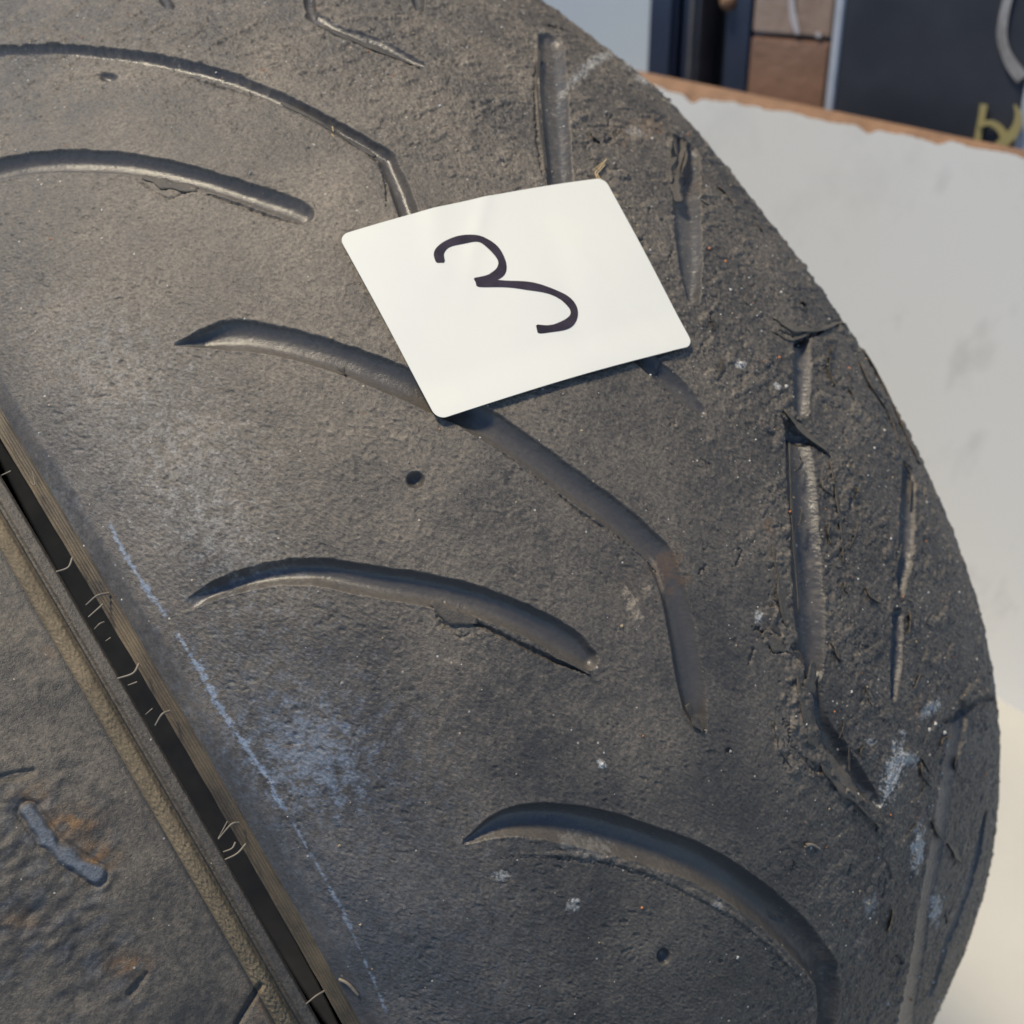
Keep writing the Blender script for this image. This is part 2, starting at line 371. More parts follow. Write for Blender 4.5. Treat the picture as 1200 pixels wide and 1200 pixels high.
# cracks beside grooves and on the far shoulder
crack([(330, 120), (370, 142), (410, 166), (440, 186), (452, 215), (453, 245)], [4, 4, 4, 4, 3, 2], .9, .15)
crack([(210, 88), (240, 97), (275, 108), (310, 122)], [3, 4, 4, 3], .6, .3)
crack([(160, 208), (172, 219), (197, 233), (215, 226), (235, 222)], [3, 3, 4, 3, 2], .6, .2)
crack([(240, 226), (280, 240), (320, 255), (357, 264)], [3, 5, 5, 3], .9, .15)
crack([(540, 722), (580, 740), (630, 765), (690, 790)], [4, 6, 7, 4], 1.2, .15)
crack([(505, 712), (520, 730), (538, 747), (555, 738)], [2, 3, 4, 2], .5, .2)
crack([(575, 520), (620, 552), (680, 600), (740, 640), (778, 672)], [3, 4, 5, 5, 5], .8, .2)
crack([(905, 385), (935, 395), (955, 391), (975, 380), (992, 378), (1000, 390)], [3, 9, 6, 5, 5, 3], 1.4, .4)
crack([(915, 485), (925, 500), (940, 512), (958, 522), (974, 536)], [4, 10, 9, 6, 4], 1.6, .3)
crack([(975, 535), (978, 570), (985, 620), (990, 660)], [3, 4, 3, 3], .6, .8)
crack([(995, 400), (1010, 430), (1020, 455), (1038, 475), (1050, 505)], [4, 6, 5, 6, 4], 1.0, .7)
crack([(1046, 490), (1058, 520), (1066, 545)], [4, 6, 4], 1.0, .5)
crack([(640, 60), (628, 90), (630, 150), (636, 210)], [4, 5, 5, 4], .8, .3)
crack([(1096, 845), (1120, 842), (1140, 820), (1160, 818)], [3, 6, 5, 4], 1.2, .5)
crack([(880, 735), (900, 745), (905, 760), (925, 765)], [3, 5, 5, 4], .8, .5)
crack([(920, 838), (928, 870), (945, 895), (965, 905)], [3, 4, 5, 4], .7, .6)
crack([(965, 905), (990, 930), (1005, 955)], [3, 4, 3], .6, .6)
crack([(590, 1005), (660, 1006), (740, 1020), (800, 1045), (870, 1085), (930, 1140), (955, 1170)], [2, 2, 3, 3, 3, 3, 3], .4, .4)
for _ in range(70):                                        # little tears in the scrubbed shoulder
    x0 = random.uniform(640, 1150); y0 = random.uniform(20, 1150)
    if (x0-150)**2+(y0-900)**2 > 985**2 or (x0-150)**2+(y0-900)**2 < 700**2: continue
    a = random.gauss(1.5, .5); l = random.uniform(8, 28)
    crack([(x0, y0), (x0+l*.5*math.cos(a)+random.uniform(-2, 2), y0+l*.5*math.sin(a)), (x0+l*math.cos(a), y0+l*math.sin(a))], [2, 4, 2], random.uniform(.3, .8), .5)
ridge([(905, 700), (925, 760), (935, 800), (945, 850), (965, 890), (1000, 930), (1035, 965)], [10, 20, 26, 26, 26, 26, 18], .8, .8, .15)
ridge([(905, 710), (900, 735), (918, 748)], [14, 18, 12], .5, .8, .15)
ridge([(908, 850), (918, 885), (935, 905)], [8, 14, 10], .6, .8, .15)
ridge([(1130, 800), (1135, 820), (1150, 830)], [30, 34, 20], .9, .5, .1)
ridge([(1088, 870), (1080, 950), (1070, 1030)], [8, 9, 8], .3, .4, .05)
ridge([(600, 1000), (700, 1004), (790, 1035), (870, 1080), (935, 1140)], [4, 7, 8, 8, 5], .3, .7, .15)
ridge([(690, 100), (640, 60), (700, 60), (790, 130)], [20, 16, 20, 20], .3, .9, .1)
ridge([(975, 545), (980, 600), (988, 650)], [5, 6, 5], .4, .8, .1)
blob(H, (195, 217), 38, 9, -.3, .2, .3, .2); blob(H, (540, 728), 30, 14, -.35, .4, .3, .2)

H -= 1.7*np.exp(-((Ug+90-.35*(Sg-165))/4.)**2)*sst(157, 163, Sg)      # a groove running over the shoulder
# ---- grain of the scrubbed rubber
px_, py_ = to_photo(B0)
PX, PY = px_.astype(np.float32), py_.astype(np.float32)
rad = np.hypot(PX-150, PY-900)
shoulder = sst(720, 860, rad + 25*jit)                    # the badly torn far shoulder
n1 = fnoise(nu, nv, DU, DV, 5.2, .5, 21, .9, 1.5); n2 = fnoise(nu, nv, DU, DV, 3.2, .45, 22, 1.2, 1.5)
patchy = .22*sst(.2, 1.4, fbm(nu, nv, DU, DV, 26, 3, 31))
for cx, cy, rx, ry, a_ in ((445, 520, 75, 60, 1.), (420, 325, 55, 70, .9), (330, 330, 60, 50, .5), (600, 600, 60, 60, .5), (880, 560, 40, 90, .6), (560, 820, 90, 70, .45), (720, 800, 60, 60, .5), (480, 620, 90, 40, .6), (170, 150, 90, 50, .4)):
    patchy = np.maximum(patchy, a_*np.exp(-(((PX-cx)/rx)**2+((PY-cy)/ry)**2)))
wn_ = fnoise(nu, nv, DU, DV, 5.0, .5, 23); worm = np.exp(-(n1/.60)**2)*sst(-.2, .5, wn_)
worm2 = np.exp(-(n2/.75)**2)
n3 = fnoise(nu, nv, DU, DV, 1.25, .4, 24, .5, 1.5); n4 = fnoise(nu, nv, DU, DV, .85, .35, 25)
tears = sst(.95, 1.7, fnoise(nu, nv, DU, DV, 2.9, .5, 26, .9, 1.9))         # short torn nicks, all leaning one way
grain = .34*worm*patchy + .10*worm2*(1-patchy)*sst(-1, 1, wn_) - .24*tears*(1-patchy)*sst(-.4, 1.3, fbm(nu, nv, DU, DV, 30, 2, 27)) + .030*n3 + .022*n4
band = sst(SB+1.5, SB-.5, Sg)                             # smooth moulded band at the edge
strip = sst(SB+9, SB+5, Sg)
free = (1-.96*GR)*(1-.97*band)*(1-.35*strip)
ter = fnoise(nu, nv, DU, DV, 20, .7, 44, 0., .45)+.22*fbm(nu, nv, DU, DV, 5, 3, 45); ter2 = fnoise(nu, nv, DU, DV, 10, .65, 46, 0., .5)+.25*fbm(nu, nv, DU, DV, 4, 3, 47)
tz = shoulder*sst(-.8, .6, fbm(nu, nv, DU, DV, 45, 2, 48)+.5)
rough = shoulder*(.07*fnoise(nu, nv, DU, DV, 2.0, .5, 41, 1.57, .5) + .10*fbm(nu, nv, DU, DV, 5, 4, 42)) + tz*(1-.45*sst(650, 1000, PY))*(.27*sst(.70, .80, ter) + .22*sst(1.4, 1.5, ter) - .16*np.exp(-((ter-.62)/.09)**2) - .32*sst(1.3, 1.44, ter2) + .12*sst(.2, 1.5, ter))
wav = .12*fbm(nu, nv, DU, DV, 40, 3, 51)*(1-band)
H += (grain*free*(1-.45*shoulder) + rough*(1-.8*GR) + wav*.6).astype(np.float32)
H += (.010*fnoise(nu, nv, DU, DV, 2.2, .5, 61)*GR).astype(np.float32)
# tiny torn pits
pn = fnoise(nu, nv, DU, DV, 1.5, .4, 71); H -= (.35*sst(2.4, 3.4, pn)*free).astype(np.float32)

# ---- dust, chalk and stains with their own shape, and a painted blue sky sheen
dn = fbm(nu, nv, DU, DV, 55, 5, 81)
DUST = .34 + .10*dn + .05*fbm(nu, nv, DU, DV, 5, 3, 82)
DUST += .34*np.exp(-(((PX-330)/320)**2+((PY-330)/260)**2))   # paler and warmer towards the upper left
DUST += .10*np.exp(-(((PX-600)/350)**2+((PY-60)/160)**2))
DUST -= .05*sst(600, 1150, PY)*sst(200, 600, PX)
DUST -= .12*band
DUST += (.30*worm*patchy + .05*n3 - .12*tears)*free
DUST -= .14*np.exp(-(((PX-330)/260)**2+((PY-1020)/260)**2))
DUST = DUST*(1-.75*GR) + DX*.8
DUST = np.clip(DUST + shoulder*(.08*fnoise(nu, nv, DU, DV, 3, .6, 83) - .06 + .16*sst(.75, 1.1, ter)) - .10*sst(1.15, 1.35, ter2)*shoulder, .03, 1)
def stroke(arr, pts, wid, amt, rag=.6):
    sl, d, sd, w, al = path_field(pts, wid, 2)
    arr[sl] += (amt*sst(1.3, .5, d/w + rag*jit[sl]*.5 + rag*.5*jf[sl])*sst(0, .05, al)*sst(0, .05, 1-al)).astype(np.float32)
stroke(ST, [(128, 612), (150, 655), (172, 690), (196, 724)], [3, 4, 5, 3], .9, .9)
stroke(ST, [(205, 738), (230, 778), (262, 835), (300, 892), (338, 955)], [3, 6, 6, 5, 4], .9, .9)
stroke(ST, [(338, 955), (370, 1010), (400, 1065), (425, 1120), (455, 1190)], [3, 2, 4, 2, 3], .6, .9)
ridge([(205, 738), (262, 835), (338, 955), (425, 1120)], [4, 5, 4, 4], .15, .6, 0)
blob(ST, (365, 885), 42, 34, .42, .6, .9, 1.); blob(ST, (340, 850), 90, 70, .10, .6, .9, 1.); blob(ST, (420, 1080), 190, 110, .13, .9, .6, 1.); blob(ST, (130, 560), 60, 170, .07, -.5, .6, 1.)  # pale blue patch, then broad blue sky sheen painted into the colour
blob(CH, (45, 600), 40, 40, .12); blob(CH, (240, 560), 60, 50, .14, .8, .9, .9); blob(CH, (180, 480), 70, 60, .10, .8, .9, .9); blob(CH, (110, 400), 60, 40, .1, .5, .9, .9)
blob(CH, (270, 640), 60, 30, .15, .6, .9, .9)
for p, rx, ry, a, an in (((1046, 905), 9, 34, .9, .25), ((1062, 888), 14, 9, .6, .3), ((1075, 993), 7, 24, .9, .1), ((1096, 1065), 6, 16, .7, .1), ((1088, 832), 16, 6, .8, -.7), ((694, 76), 26, 6, .5, -.3), ((732, 80), 7, 5, .7, 0),
        ((888, 722), 4, 8, .7, 0), ((745, 155), 12, 7, .35, .2), ((705, 895), 4, 4, .9, 0), ((912, 452), 5, 4, .9, 0), ((868, 425), 5, 5, .9, 0), ((672, 1062), 8, 6, .5, 0), ((1020, 1060), 8, 12, .35, .3), ((676, 1055), 4, 3, .8, 0),
        ((588, 1025), 6, 7, .5, 0), ((750, 100), 10, 5, .5, .6), ((688, 995), 30, 12, .14, .2), ((1022, 870), 6, 4, .5, 0), ((1056, 858), 4, 3, .6, 0), ((840, 1060), 6, 4, .4, 0)):
    blob(CH, p, rx*.9, ry*.9, a*1.2, an, .55, .35); blob(H, p, rx*.9, ry*.9, .2*a, an, .55, .35)
for p, rx, ry, a in (((785, 665), 12, 20, .6), ((740, 690), 22, 18, .12), ((745, 155), 22, 10, .3), ((1075, 835), 5, 9, .9), ((900, 615), 6, 7, .6), ((760, 150), 10, 8, .4), ((618, 300), 8, 5, .2), ((820, 215), 12, 6, .2)):
    blob(RU, p, rx, ry, a*.7, 0, .9, .7)
stroke(DUST, [(768, 650), (776, 672), (781, 695)], [5, 9, 6], .9); 
for p in ((735, 695), (742, 705), (738, 712), (760, 690), (748, 720)): blob(DUST, p, 4, 5, .9, 0, 1, .6)
CH += (.35*sst(2.1, 2.9, fnoise(nu, nv, DU, DV, 2.0, .5, 91))*shoulder).astype(np.float32)
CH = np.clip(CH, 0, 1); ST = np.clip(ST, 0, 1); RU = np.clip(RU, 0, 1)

cm_ = (PX > 395) & (PX < 812) & (PY > 210) & (PY < 500); H[cm_] = np.minimum(H[cm_], .38 + .04*jf[cm_])   # the card presses the crumbs flat
GR = np.maximum(GR, .55*band)
V = B0 + nrm*H[..., None]
dVu = np.gradient(V, axis=0); dVv = np.gradient(V, axis=1); NR = np.cross(dVv, dVu); NR /= np.linalg.norm(NR, axis=-1, keepdims=True)
if np.einsum('ijk,ijk->ij', NR, nrm).mean() < 0: NR = -NR; FLIP = False
else: FLIP = True
fm = keep[:-1, :-1] & keep[1:, :-1] & keep[1:, 1:] & keep[:-1, 1:]
gidf = np.maximum.reduce([GID[:-1, :-1], GID[1:, :-1], GID[1:, 1:], GID[:-1, 1:]])
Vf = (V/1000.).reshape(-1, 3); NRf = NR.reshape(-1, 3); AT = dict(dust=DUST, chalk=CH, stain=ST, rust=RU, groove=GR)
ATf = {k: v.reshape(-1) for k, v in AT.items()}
tyre = empty('worn_tyre', M_TYRE)
tag(tyre, 'big worn black tyre with curved tread grooves and the white numbered card lying on it', 'tyre')
def add_piece(name, mask, label=None):
    F = grid_faces(nu, nv, mask, FLIP)
    if not len(F): return
    idx = np.unique(F); re = np.full(len(Vf), -1, np.int64); re[idx] = np.arange(len(idx))
    me = mesh_np(name, Vf[idx], re[F], M_TREAD, True, {k: v[idx] for k, v in ATf.items()}, NRf[idx])
    o = link(name, me, tyre)
    if label: o['label'] = label
    return o
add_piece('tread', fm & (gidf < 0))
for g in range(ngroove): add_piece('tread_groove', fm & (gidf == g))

# rest of the tyre: coarse carcass all round, 2 mm lower where the fine tread lies on it
M_CARC = rubber_material('dusty_worn_rubber', rub=(.07, .062, .054), dustc=(.15, .128, .10), attrs=False, rough=.55, fine=1.3)
th = np.linspace(-math.pi, math.pi, 541)*UR; sc = np.linspace(SE, -SE, 100)
Uc, Sc = np.meshgrid(th, sc, indexing='ij'); Bc = surf(Uc, Sc); cx_, cy_ = to_photo(Bc); nc_ = surf(Uc, Sc, 1.)-Bc
fc_ = np.einsum('ijk,ijk->ij', nc_, CAM_T-Bc)/np.linalg.norm(CAM_T-Bc, axis=-1)
inn = (cx_ > -62) & (cx_ < 1262) & (cy_ > -62) & (cy_ < 1262) & (fc_ > -.18)
cut = ~(inn[:-1, :-1] & inn[1:, :-1] & inn[1:, 1:] & inn[:-1, 1:])
Vc, Fc = submesh((surf(Uc, Sc, -.12)/1000.).reshape(-1, 3), grid_faces(*Uc.shape, cut, FLIP))
link('carcass', mesh_np('carcass', Vc, Fc, M_CARC), tyre)

# ribbed side edge: fine moulded rings that drop into the gap, then the sidewall
xe, re_, nxe, nre = [float(v) for v in prof(SE)]
base = math.atan2(nxe, nre)
pr = [(xe, re_)]; ang = base
def go(a, l):
    x, r = pr[-1]; pr.append((x - l*math.cos(a), r + l*math.sin(a)))
for k in range(5): go(base-.1+ .05*k, .12)                  # bright little lip
go(-1.5, .5)
slope = base - .12
for k in range(5):                                         # five rings
    go(-1.75, .65); go(-.9, .10); go(-.15, .50); go(-.55, .30)
for k in range(10): go(-1.62, 12.0)
pr = np.array(pr); thr = np.linspace(-math.pi, math.pi, 721)
def ring_mesh(name, P, m, thr=thr, noise=0, parent=None, flip=False):
    T, I = np.meshgrid(thr, np.arange(len(P)), indexing='ij')
    X, R_ = P[I, 0], P[I, 1]+sag(T)
    if noise:
        nn = fnoise(len(thr), len(P), 1, 1, 4, .6, 7); R_ = R_ + nn*noise; X = X + noise*fnoise(len(thr), len(P), 1, 1, 5, .6, 8)
    Vr = np.stack([X, -R_*np.sin(T), R_*np.cos(T)], -1)/1000.
    return link(name, mesh_np(name, Vr.reshape(-1, 3), grid_faces(len(thr), len(P), flip=flip), m), parent)
NRIB = 6+1+20
ring_mesh('ribbed_edge', pr[:NRIB], M_RIB, parent=tyre, flip=FLIP, noise=.04)
M_SIDE = plain('dark_sidewall', (.0022, .002, .002), (.003, .003, .003), 40, 1., spec=0.)  # near-black without gloss: shade of the gap put into the colour
ring_mesh('sidewall', pr[NRIB-1:], M_SIDE, parent=tyre, flip=FLIP)

# ------------------------------------------------------------------ neighbouring tyre (same axle line, lower left)
tyre2 = empty('muddy_tyre', M_TYRE)
tag(tyre2, 'mud-caked tyre at the lower left with a braided bead along its edge', 'tyre')
X2 = xe - 9.0; R2 = re_ - 3.6
def prof2(w):                                              # w mm from the lip towards the left
    w = np.asarray(w, float)
    x = X2 - w*.985
    r = R2 + .20*w - .0009*w*w
    r = r - 1.3*sst(.9, 0, w)**2                           # rounded lip
    r = r - .9*sst(3.2, 4.3, w)*sst(6.2, 5.2, w)           # dark channel
    r = r + 1.3*np.sqrt(np.clip(1-((w-7.4)/2.5)**2, 0, 1)) # braided bead
    r = r + .5*sst(12, 24, w)
    return x, r
DU2 = .45
u2 = np.arange(-260, 330, DU2); w2 = np.concatenate([np.arange(0, 12, .25), np.arange(12, 110, .46)])
U2, W2 = np.meshgrid(u2, w2, indexing='ij'); n2u, n2v = U2.shape
x2, r2 = prof2(W2); t2 = U2/UR; r2 = r2 + sag(t2)
B2 = np.stack([x2, -r2*np.sin(t2), r2*np.cos(t2)], -1); N2 = np.stack([0*t2, -np.sin(t2), np.cos(t2)], -1)
gx, gy = to_photo(B2); k2 = (gx > -75) & (gx < 500) & (gy > 400) & (gy < 1280)
ri = np.where(k2.any(1))[0]; s2 = np.s_[ri[0]:ri[-1]+1]
U2, W2, B2, N2, gx, gy, k2 = U2[s2], W2[s2], B2[s2], N2[s2], gx[s2], gy[s2], k2[s2]; n2u, n2v = U2.shape
def nz(wl, seed, bw=.5, ang=0, an=1): return fnoise(n2u, n2v, DU2, .3, wl, bw, seed, ang, an)
bead = sst(2.7, 2.2, np.abs(W2-7.4)); lipm = sst(5.0, 4.2, W2); body = sst(10, 11.5, W2)
mudm = np.exp(-(((gx-30)/110)**2+((gy-1020)/120)**2)) + .6*np.exp(-(((gx-130)/90)**2+((gy-1150)/70)**2)); mudm = sst(.25, .8, mudm + .12*nz(12, 3))
lump = nz(10, 101)*.30+nz(5, 102)*.2+nz(2.6, 103)*.08
h2 = body*(.022*nz(1.5, 104)+.025*nz(.9, 105)+.03*nz(7, 106)) + .50*mudm*lump
h2 += bead*(.30*np.exp(-(nz(1.7, 107, .3, 1.2, 1.4)/.5)**2) + .03*nz(.9, 108)) + .03*lipm*nz(1.2, 109)
h2 += lipm*.05*nz(10, 110)
def seg2(a, b, w):
    a = np.array(a, float); b = np.array(b, float); e = b-a; t = np.clip(((gx-a[0])*e[0]+(gy-a[1])*e[1])/(e@e), 0, 1)
    return np.hypot(gx-a[0]-t*e[0], gy-a[1]-t*e[1])/w
bar = np.minimum(seg2((32, 950), (66, 995), 9), seg2((66, 995), (112, 1026), 10)); barm = sst(1.25, .5, bar + .14*nz(8, 111))
h2 = h2*(1-barm*.9) + .7*barm - .5*sst(1.9, 1.25, bar)*(1-barm)
h2 -= .8*sst(1.2, .4, seg2((0, 912), (38, 905), 6)+.1*nz(5, 112)); h2 -= .7*sst(1.2, .4, seg2((152, 1165), (172, 1142), 5)+.15*nz(5, 113))
h2 -= 1.4*sst(1.3, .3, seg2((278, 1200), (305, 1155), 4))
rim2 = sst(0, 30, (gx-305)+ (gy-1150)*.9 - 10)*body*.8        # the swelling near the bottom of the frame
h2 += rim2
D2 = .42 + .12*nz(30, 120, .8) + .1*nz(4, 121); D2 = D2*body + .75*lipm*.5 + bead*.0 + .25*np.clip(lump, -1, 1)*mudm*.4
D2 = np.clip(D2 - .25*barm - .2*mudm + .2*rim2, .05, 1)
RU2 = np.zeros_like(D2)
for cx, cy, rx, ry, a in ((85, 965, 28, 16, .9), (115, 1005, 22, 18, .8), (40, 930, 20, 12, .5), (150, 1130, 22, 12, .8), (165, 920, 8, 8, .5), (185, 957, 8, 6, .5), (25, 1080, 25, 15, .3), (60, 765, 12, 6, .5), (330, 1170, 40, 30, .5)):
    RU2 += a*np.exp(-(((gx-cx)/rx)**2+((gy-cy)/ry)**2))
RU2 = np.clip(RU2*(.8+.4*nz(4, 130)), 0, 1)*(1-barm)*body
ST2 = np.clip(.36*barm + .10*mudm*sst(0, 1.2, nz(7, 131)), 0, 1)
V2 = B2 + N2*h2[..., None]; a_, b_ = np.gradient(V2, axis=0), np.gradient(V2, axis=1)
NN2 = np.cross(b_, a_); NN2 /= np.linalg.norm(NN2, axis=-1, keepdims=True)
if np.einsum('ijk,ijk->ij', NN2, N2).mean() < 0: NN2 = -NN2; FL2 = False
else: FL2 = True
fm2 = k2[:-1, :-1] & k2[1:, :-1] & k2[1:, 1:] & k2[:-1, 1:]
wm_ = W2[:-1, :-1]
at2 = dict(dust=D2, chalk=0*D2, stain=ST2, rust=RU2, groove=0*D2); V2f = V2.reshape(-1, 3)/1000.; N2f = NN2.reshape(-1, 3)
for nm_, mk, mt in (('edge_lip', fm2 & (wm_ < 5.0), M_BODY2), ('braided_bead', fm2 & (wm_ >= 5.0) & (wm_ < 9.9), M_ROPE), ('tread', fm2 & (wm_ >= 9.9), M_BODY2)):
    F = grid_faces(n2u, n2v, mk, FL2); idx = np.unique(F); re2 = np.full(len(V2f), -1, np.int64); re2[idx] = np.arange(len(idx))
    link(nm_, mesh_np(nm_, V2f[idx], re2[F], mt, True, {k: v.reshape(-1)[idx] for k, v in at2.items()}, N2f[idx]), tyre2)
tc, wc = np.meshgrid(np.linspace(-math.pi, math.pi, 541), np.concatenate([np.linspace(0, 12, 25), np.linspace(14, 150, 45)]), indexing='ij')
xc, rc_ = prof2(wc); rc_ = rc_ + sag(tc) - .12
Vc = np.stack([xc, -rc_*np.sin(tc), rc_*np.cos(tc)], -1); cx_, cy_ = to_photo(Vc); inn = (cx_ > -68) & (cx_ < 500) & (cy_ > 410) & (cy_ < 1270) & (wc < 107) & (np.cos(tc) > .3)
cut = ~(inn[:-1, :-1] & inn[1:, :-1] & inn[1:, 1:] & inn[:-1, 1:])
Vc, Fc = submesh((Vc/1000.).reshape(-1, 3), grid_faces(*tc.shape, cut, FL2))
link('carcass', mesh_np('carcass', Vc, Fc, M_CARC), tyre2)
P3 = np.array([(X2+.0, R2-1.4), (X2+.2, R2-6), (X2+.3, R2-18), (X2+.3, R2-60), (X2+.3, R2-120)])
ring_mesh('sidewall', P3, M_SIDE, parent=tyre2, flip=not FL2)

# ------------------------------------------------------------------ rubber hairs across the gap
def ray_r(px, xplane_r, dep=False):
    """point on the cylinder of radius r round the axle, as seen at px (tyre mm)"""
    d = np.array([(px[0]-600)/FPX, (600-px[1])/FPX, -1.]) @ RT; r = xplane_r
    a = d[1]**2+d[2]**2; b = 2*(CAM_T[1]*d[1]+CAM_T[2]*d[2]); c = CAM_T[1]**2+CAM_T[2]**2-r*r
    P = CAM_T + d*((-b-math.sqrt(max(b*b-4*a*c, 0)))/(2*a)); g = float(sag(math.atan2(-P[1], P[2])))
    return P if g < .01 or dep else ray_r(px, xplane_r + g, True)
def tube(P, rad, n=6):
    P = np.asarray(P, float); m = len(P); V = []; F = []
    rad = np.broadcast_to(rad, (m,))
    for i in range(m):
        t = P[min(i+1, m-1)]-P[max(i-1, 0)]; t /= np.linalg.norm(t); a = np.cross(t, [.3, .5, .81]); a /= np.linalg.norm(a); b = np.cross(t, a)
        for k in range(n):
            q = 2*math.pi*k/n; V.append(P[i]+rad[i]*(a*math.cos(q)+b*math.sin(q)))
    for i in range(m-1):
        for k in range(n): F.append((i*n+k, i*n+(k+1) % n, (i+1)*n+(k+1) % n, (i+1)*n+k))
    return np.array(V), F
def poly_obj(name, V, F, m, parent=None, smooth=True):
    me = bpy.data.meshes.new(name); me.from_pydata([tuple(map(float, v)) for v in V], [], [tuple(int(i) for i in f) for f in F]); me.update()
    for p in me.polygons: p.use_smooth = smooth
    if m: me.materials.append(m)
    return link(name, me, parent)
HR = re_ - 1.0
hairs = [([(13, 552), (2, 557)], .2), ([(85, 654), (80, 665), (66, 670)], .3), ([(128, 695), (114, 698), (101, 709)], .32), ([(121, 708), (104, 723)], .28),
         ([(122, 729), (117, 731), (111, 737)], .25), ([(130, 747), (124, 751)], .15), ([(163, 778), (156, 789), (138, 795)], .34), ([(161, 799), (150, 803)], .22),
         ([(179, 830), (171, 837)], .16), ([(199, 833), (190, 837), (182, 850)], .34), ([(280, 964), (271, 966), (256, 983)], .34), ([(267, 962), (256, 982)], .2),
         ([(276, 987), (272, 994), (262, 998)], .28), ([(288, 989), (278, 1000), (264, 1007)], .3), ([(380, 1161), (370, 1167), (359, 1176)], .3), ([(36, 565), (41, 568), (38, 552)], .15)]
for P, r in hairs:
    Q = [ray_r(p, HR + (1.0 if i == 1 and len(P) > 2 else 0)) for i, p in enumerate(P)]
    if len(Q) > 2: Q = crom(Q, 5)
    m = len(Q); V_, F_ = tube(Q, r*np.linspace(1.1, .7, m)); poly_obj('rubber_hair', V_/1000., F_, M_HAIR, tyre)
def on_surf(px, h=.3):
    q = on_tyre(px); return surf(q[:, 0], q[:, 1], h)
Q = crom(on_surf([(396, 1150), (408, 1154), (420, 1166)], .35), 5); V_, F_ = tube(Q, .5*np.array([.8]+[1.]*(len(Q)-2)+[.7])); poly_obj('rubber_hair', V_/1000., F_, M_HAIR, tyre)

# ------------------------------------------------------------------ torn flaps of rubber
M_FLAP = rubber_material('torn_rubber_skin', rub=(.06, .055, .048), dustc=(.15, .125, .095), attrs=False, rough=.5, fine=1.5)
def hfield(u, s):
    i = np.clip(((u-us[0])/DU).astype(int), 0, nu-1); j = np.clip(((s-ss[0])/DV).astype(int), 0, nv-1); return H[i, j]
def flap(pts, wid, lift=.8, seed=0, name='torn_flap', m=None, rag=.35, thick=.35, base=.05):
    """a ragged strip of rubber standing off the tread along one edge"""
    r = np.random.default_rng(seed); P = crom(np.column_stack([on_tyre(pts)]), 8); n = len(P)
    wm2 = np.interp(np.linspace(0, 1, n), np.linspace(0, 1, len(wid)), wid)*.215
    T = np.gradient(P, axis=0); T /= np.linalg.norm(T, axis=1, keepdims=True)+1e-9; Nn = np.stack([T[:, 1], -T[:, 0]], -1)
    K = 5; top = []
    rg = np.convolve(r.standard_normal(n+6), [.2, .3, .3, .2], 'same')[3:n+3]*rag*1.6
    for i in range(n):
        w = wm2[i]*(1+rg[i]); row = []
        for k in range(K):
            f = k/(K-1); q = P[i] + Nn[i]*(f-.5)*w
            hh = base + lift*(f**1.5)*(1+.5*rg[i]) + .06*r.standard_normal()
            row.append(surf(q[0], q[1], hh + 0))
        top.append(row)
    top = np.array(top); nr_ = surf(P[:, 0], P[:, 1], 1.)-surf(P[:, 0], P[:, 1], 0.); bot = top - nr_[:, None, :]*thick
    V_ = np.concatenate([top.reshape(-1, 3), bot.reshape(-1, 3)])/1000.; F_ = []; o = n*K
    for i in range(n-1):
        for k in range(K-1):
            a, b, c, d = i*K+k, (i+1)*K+k, (i+1)*K+k+1, i*K+k+1
            F_ += [(a, b, c, d), (o+d, o+c, o+b, o+a)]
        F_ += [(i*K+K-1, (i+1)*K+K-1, o+(i+1)*K+K-1, o+i*K+K-1), (i*K, o+i*K, o+(i+1)*K, (i+1)*K)]
    F_ += [tuple([k, k+1, o+k+1, o+k]) for k in range(K-1)] + [tuple([(n-1)*K+k, o+(n-1)*K+k, o+(n-1)*K+k+1, (n-1)*K+k+1]) for k in range(K-1)]
    return poly_obj(name, V_, F_, m or M_SHRED, tyre)
flap([(935, 775), (940, 815), (948, 850), (962, 885), (990, 922), (1030, 966)], [16, 22, 24, 24, 22, 16], 1.0, 1, base=.25, m=M_FLAP)
flap([(925, 745), (918, 760), (905, 752), (893, 742)], [10, 14, 12, 8], .7, 21, base=.2, m=M_FLAP)
flap([(952, 775), (948, 800), (940, 818)], [14, 18, 12], .9, 22, base=.2, m=M_FLAP)
flap([(1032, 962), (1012, 950), (985, 925), (962, 890)], [16, 20, 16, 8], .5, 2)
flap([(903, 706), (910, 735), (930, 756)], [8, 16, 10], .6, 3)
flap([(905, 845), (914, 872), (930, 903)], [6, 12, 6], .7, 4)
flap([(795, 238), (790, 215), (796, 190), (803, 160)], [10, 14, 8, 5], 1.3, 5)
flap([(785, 215), (783, 200), (790, 185)], [4, 9, 4], .9, 6)
flap([(796, 205), (800, 185), (797, 165)], [5, 8, 3], 1.8, 7)
flap([(1150, 835), (1138, 828), (1128, 815)], [16, 22, 14], .8, 8)
flap([(805, 825), (812, 842), (824, 856)], [8, 10, 5], .6, 9)
flap([(640, 762), (665, 775), (692, 790)], [5, 6, 3], .5, 10)
flap([(505, 705), (530, 722), (560, 728)], [6, 20, 6], .25, 11, base=-.1)
flap([(168, 207), (195, 216), (232, 222)], [5, 18, 6], .25, 12, base=-.1)
flap([(330, 121), (372, 142), (414, 168), (440, 184)], [5, 6, 6, 5], .25, 13, base=.0)
flap([(940, 785), (935, 770), (925, 765)], [6, 8, 6], .6, 14)
flap([(905, 388), (925, 398), (945, 392)], [6, 6, 4], .5, 15)
flap([(400, 432), (405, 440)], [6, 5], .8, 16)
rf = random.Random(4); nfl_ = 0
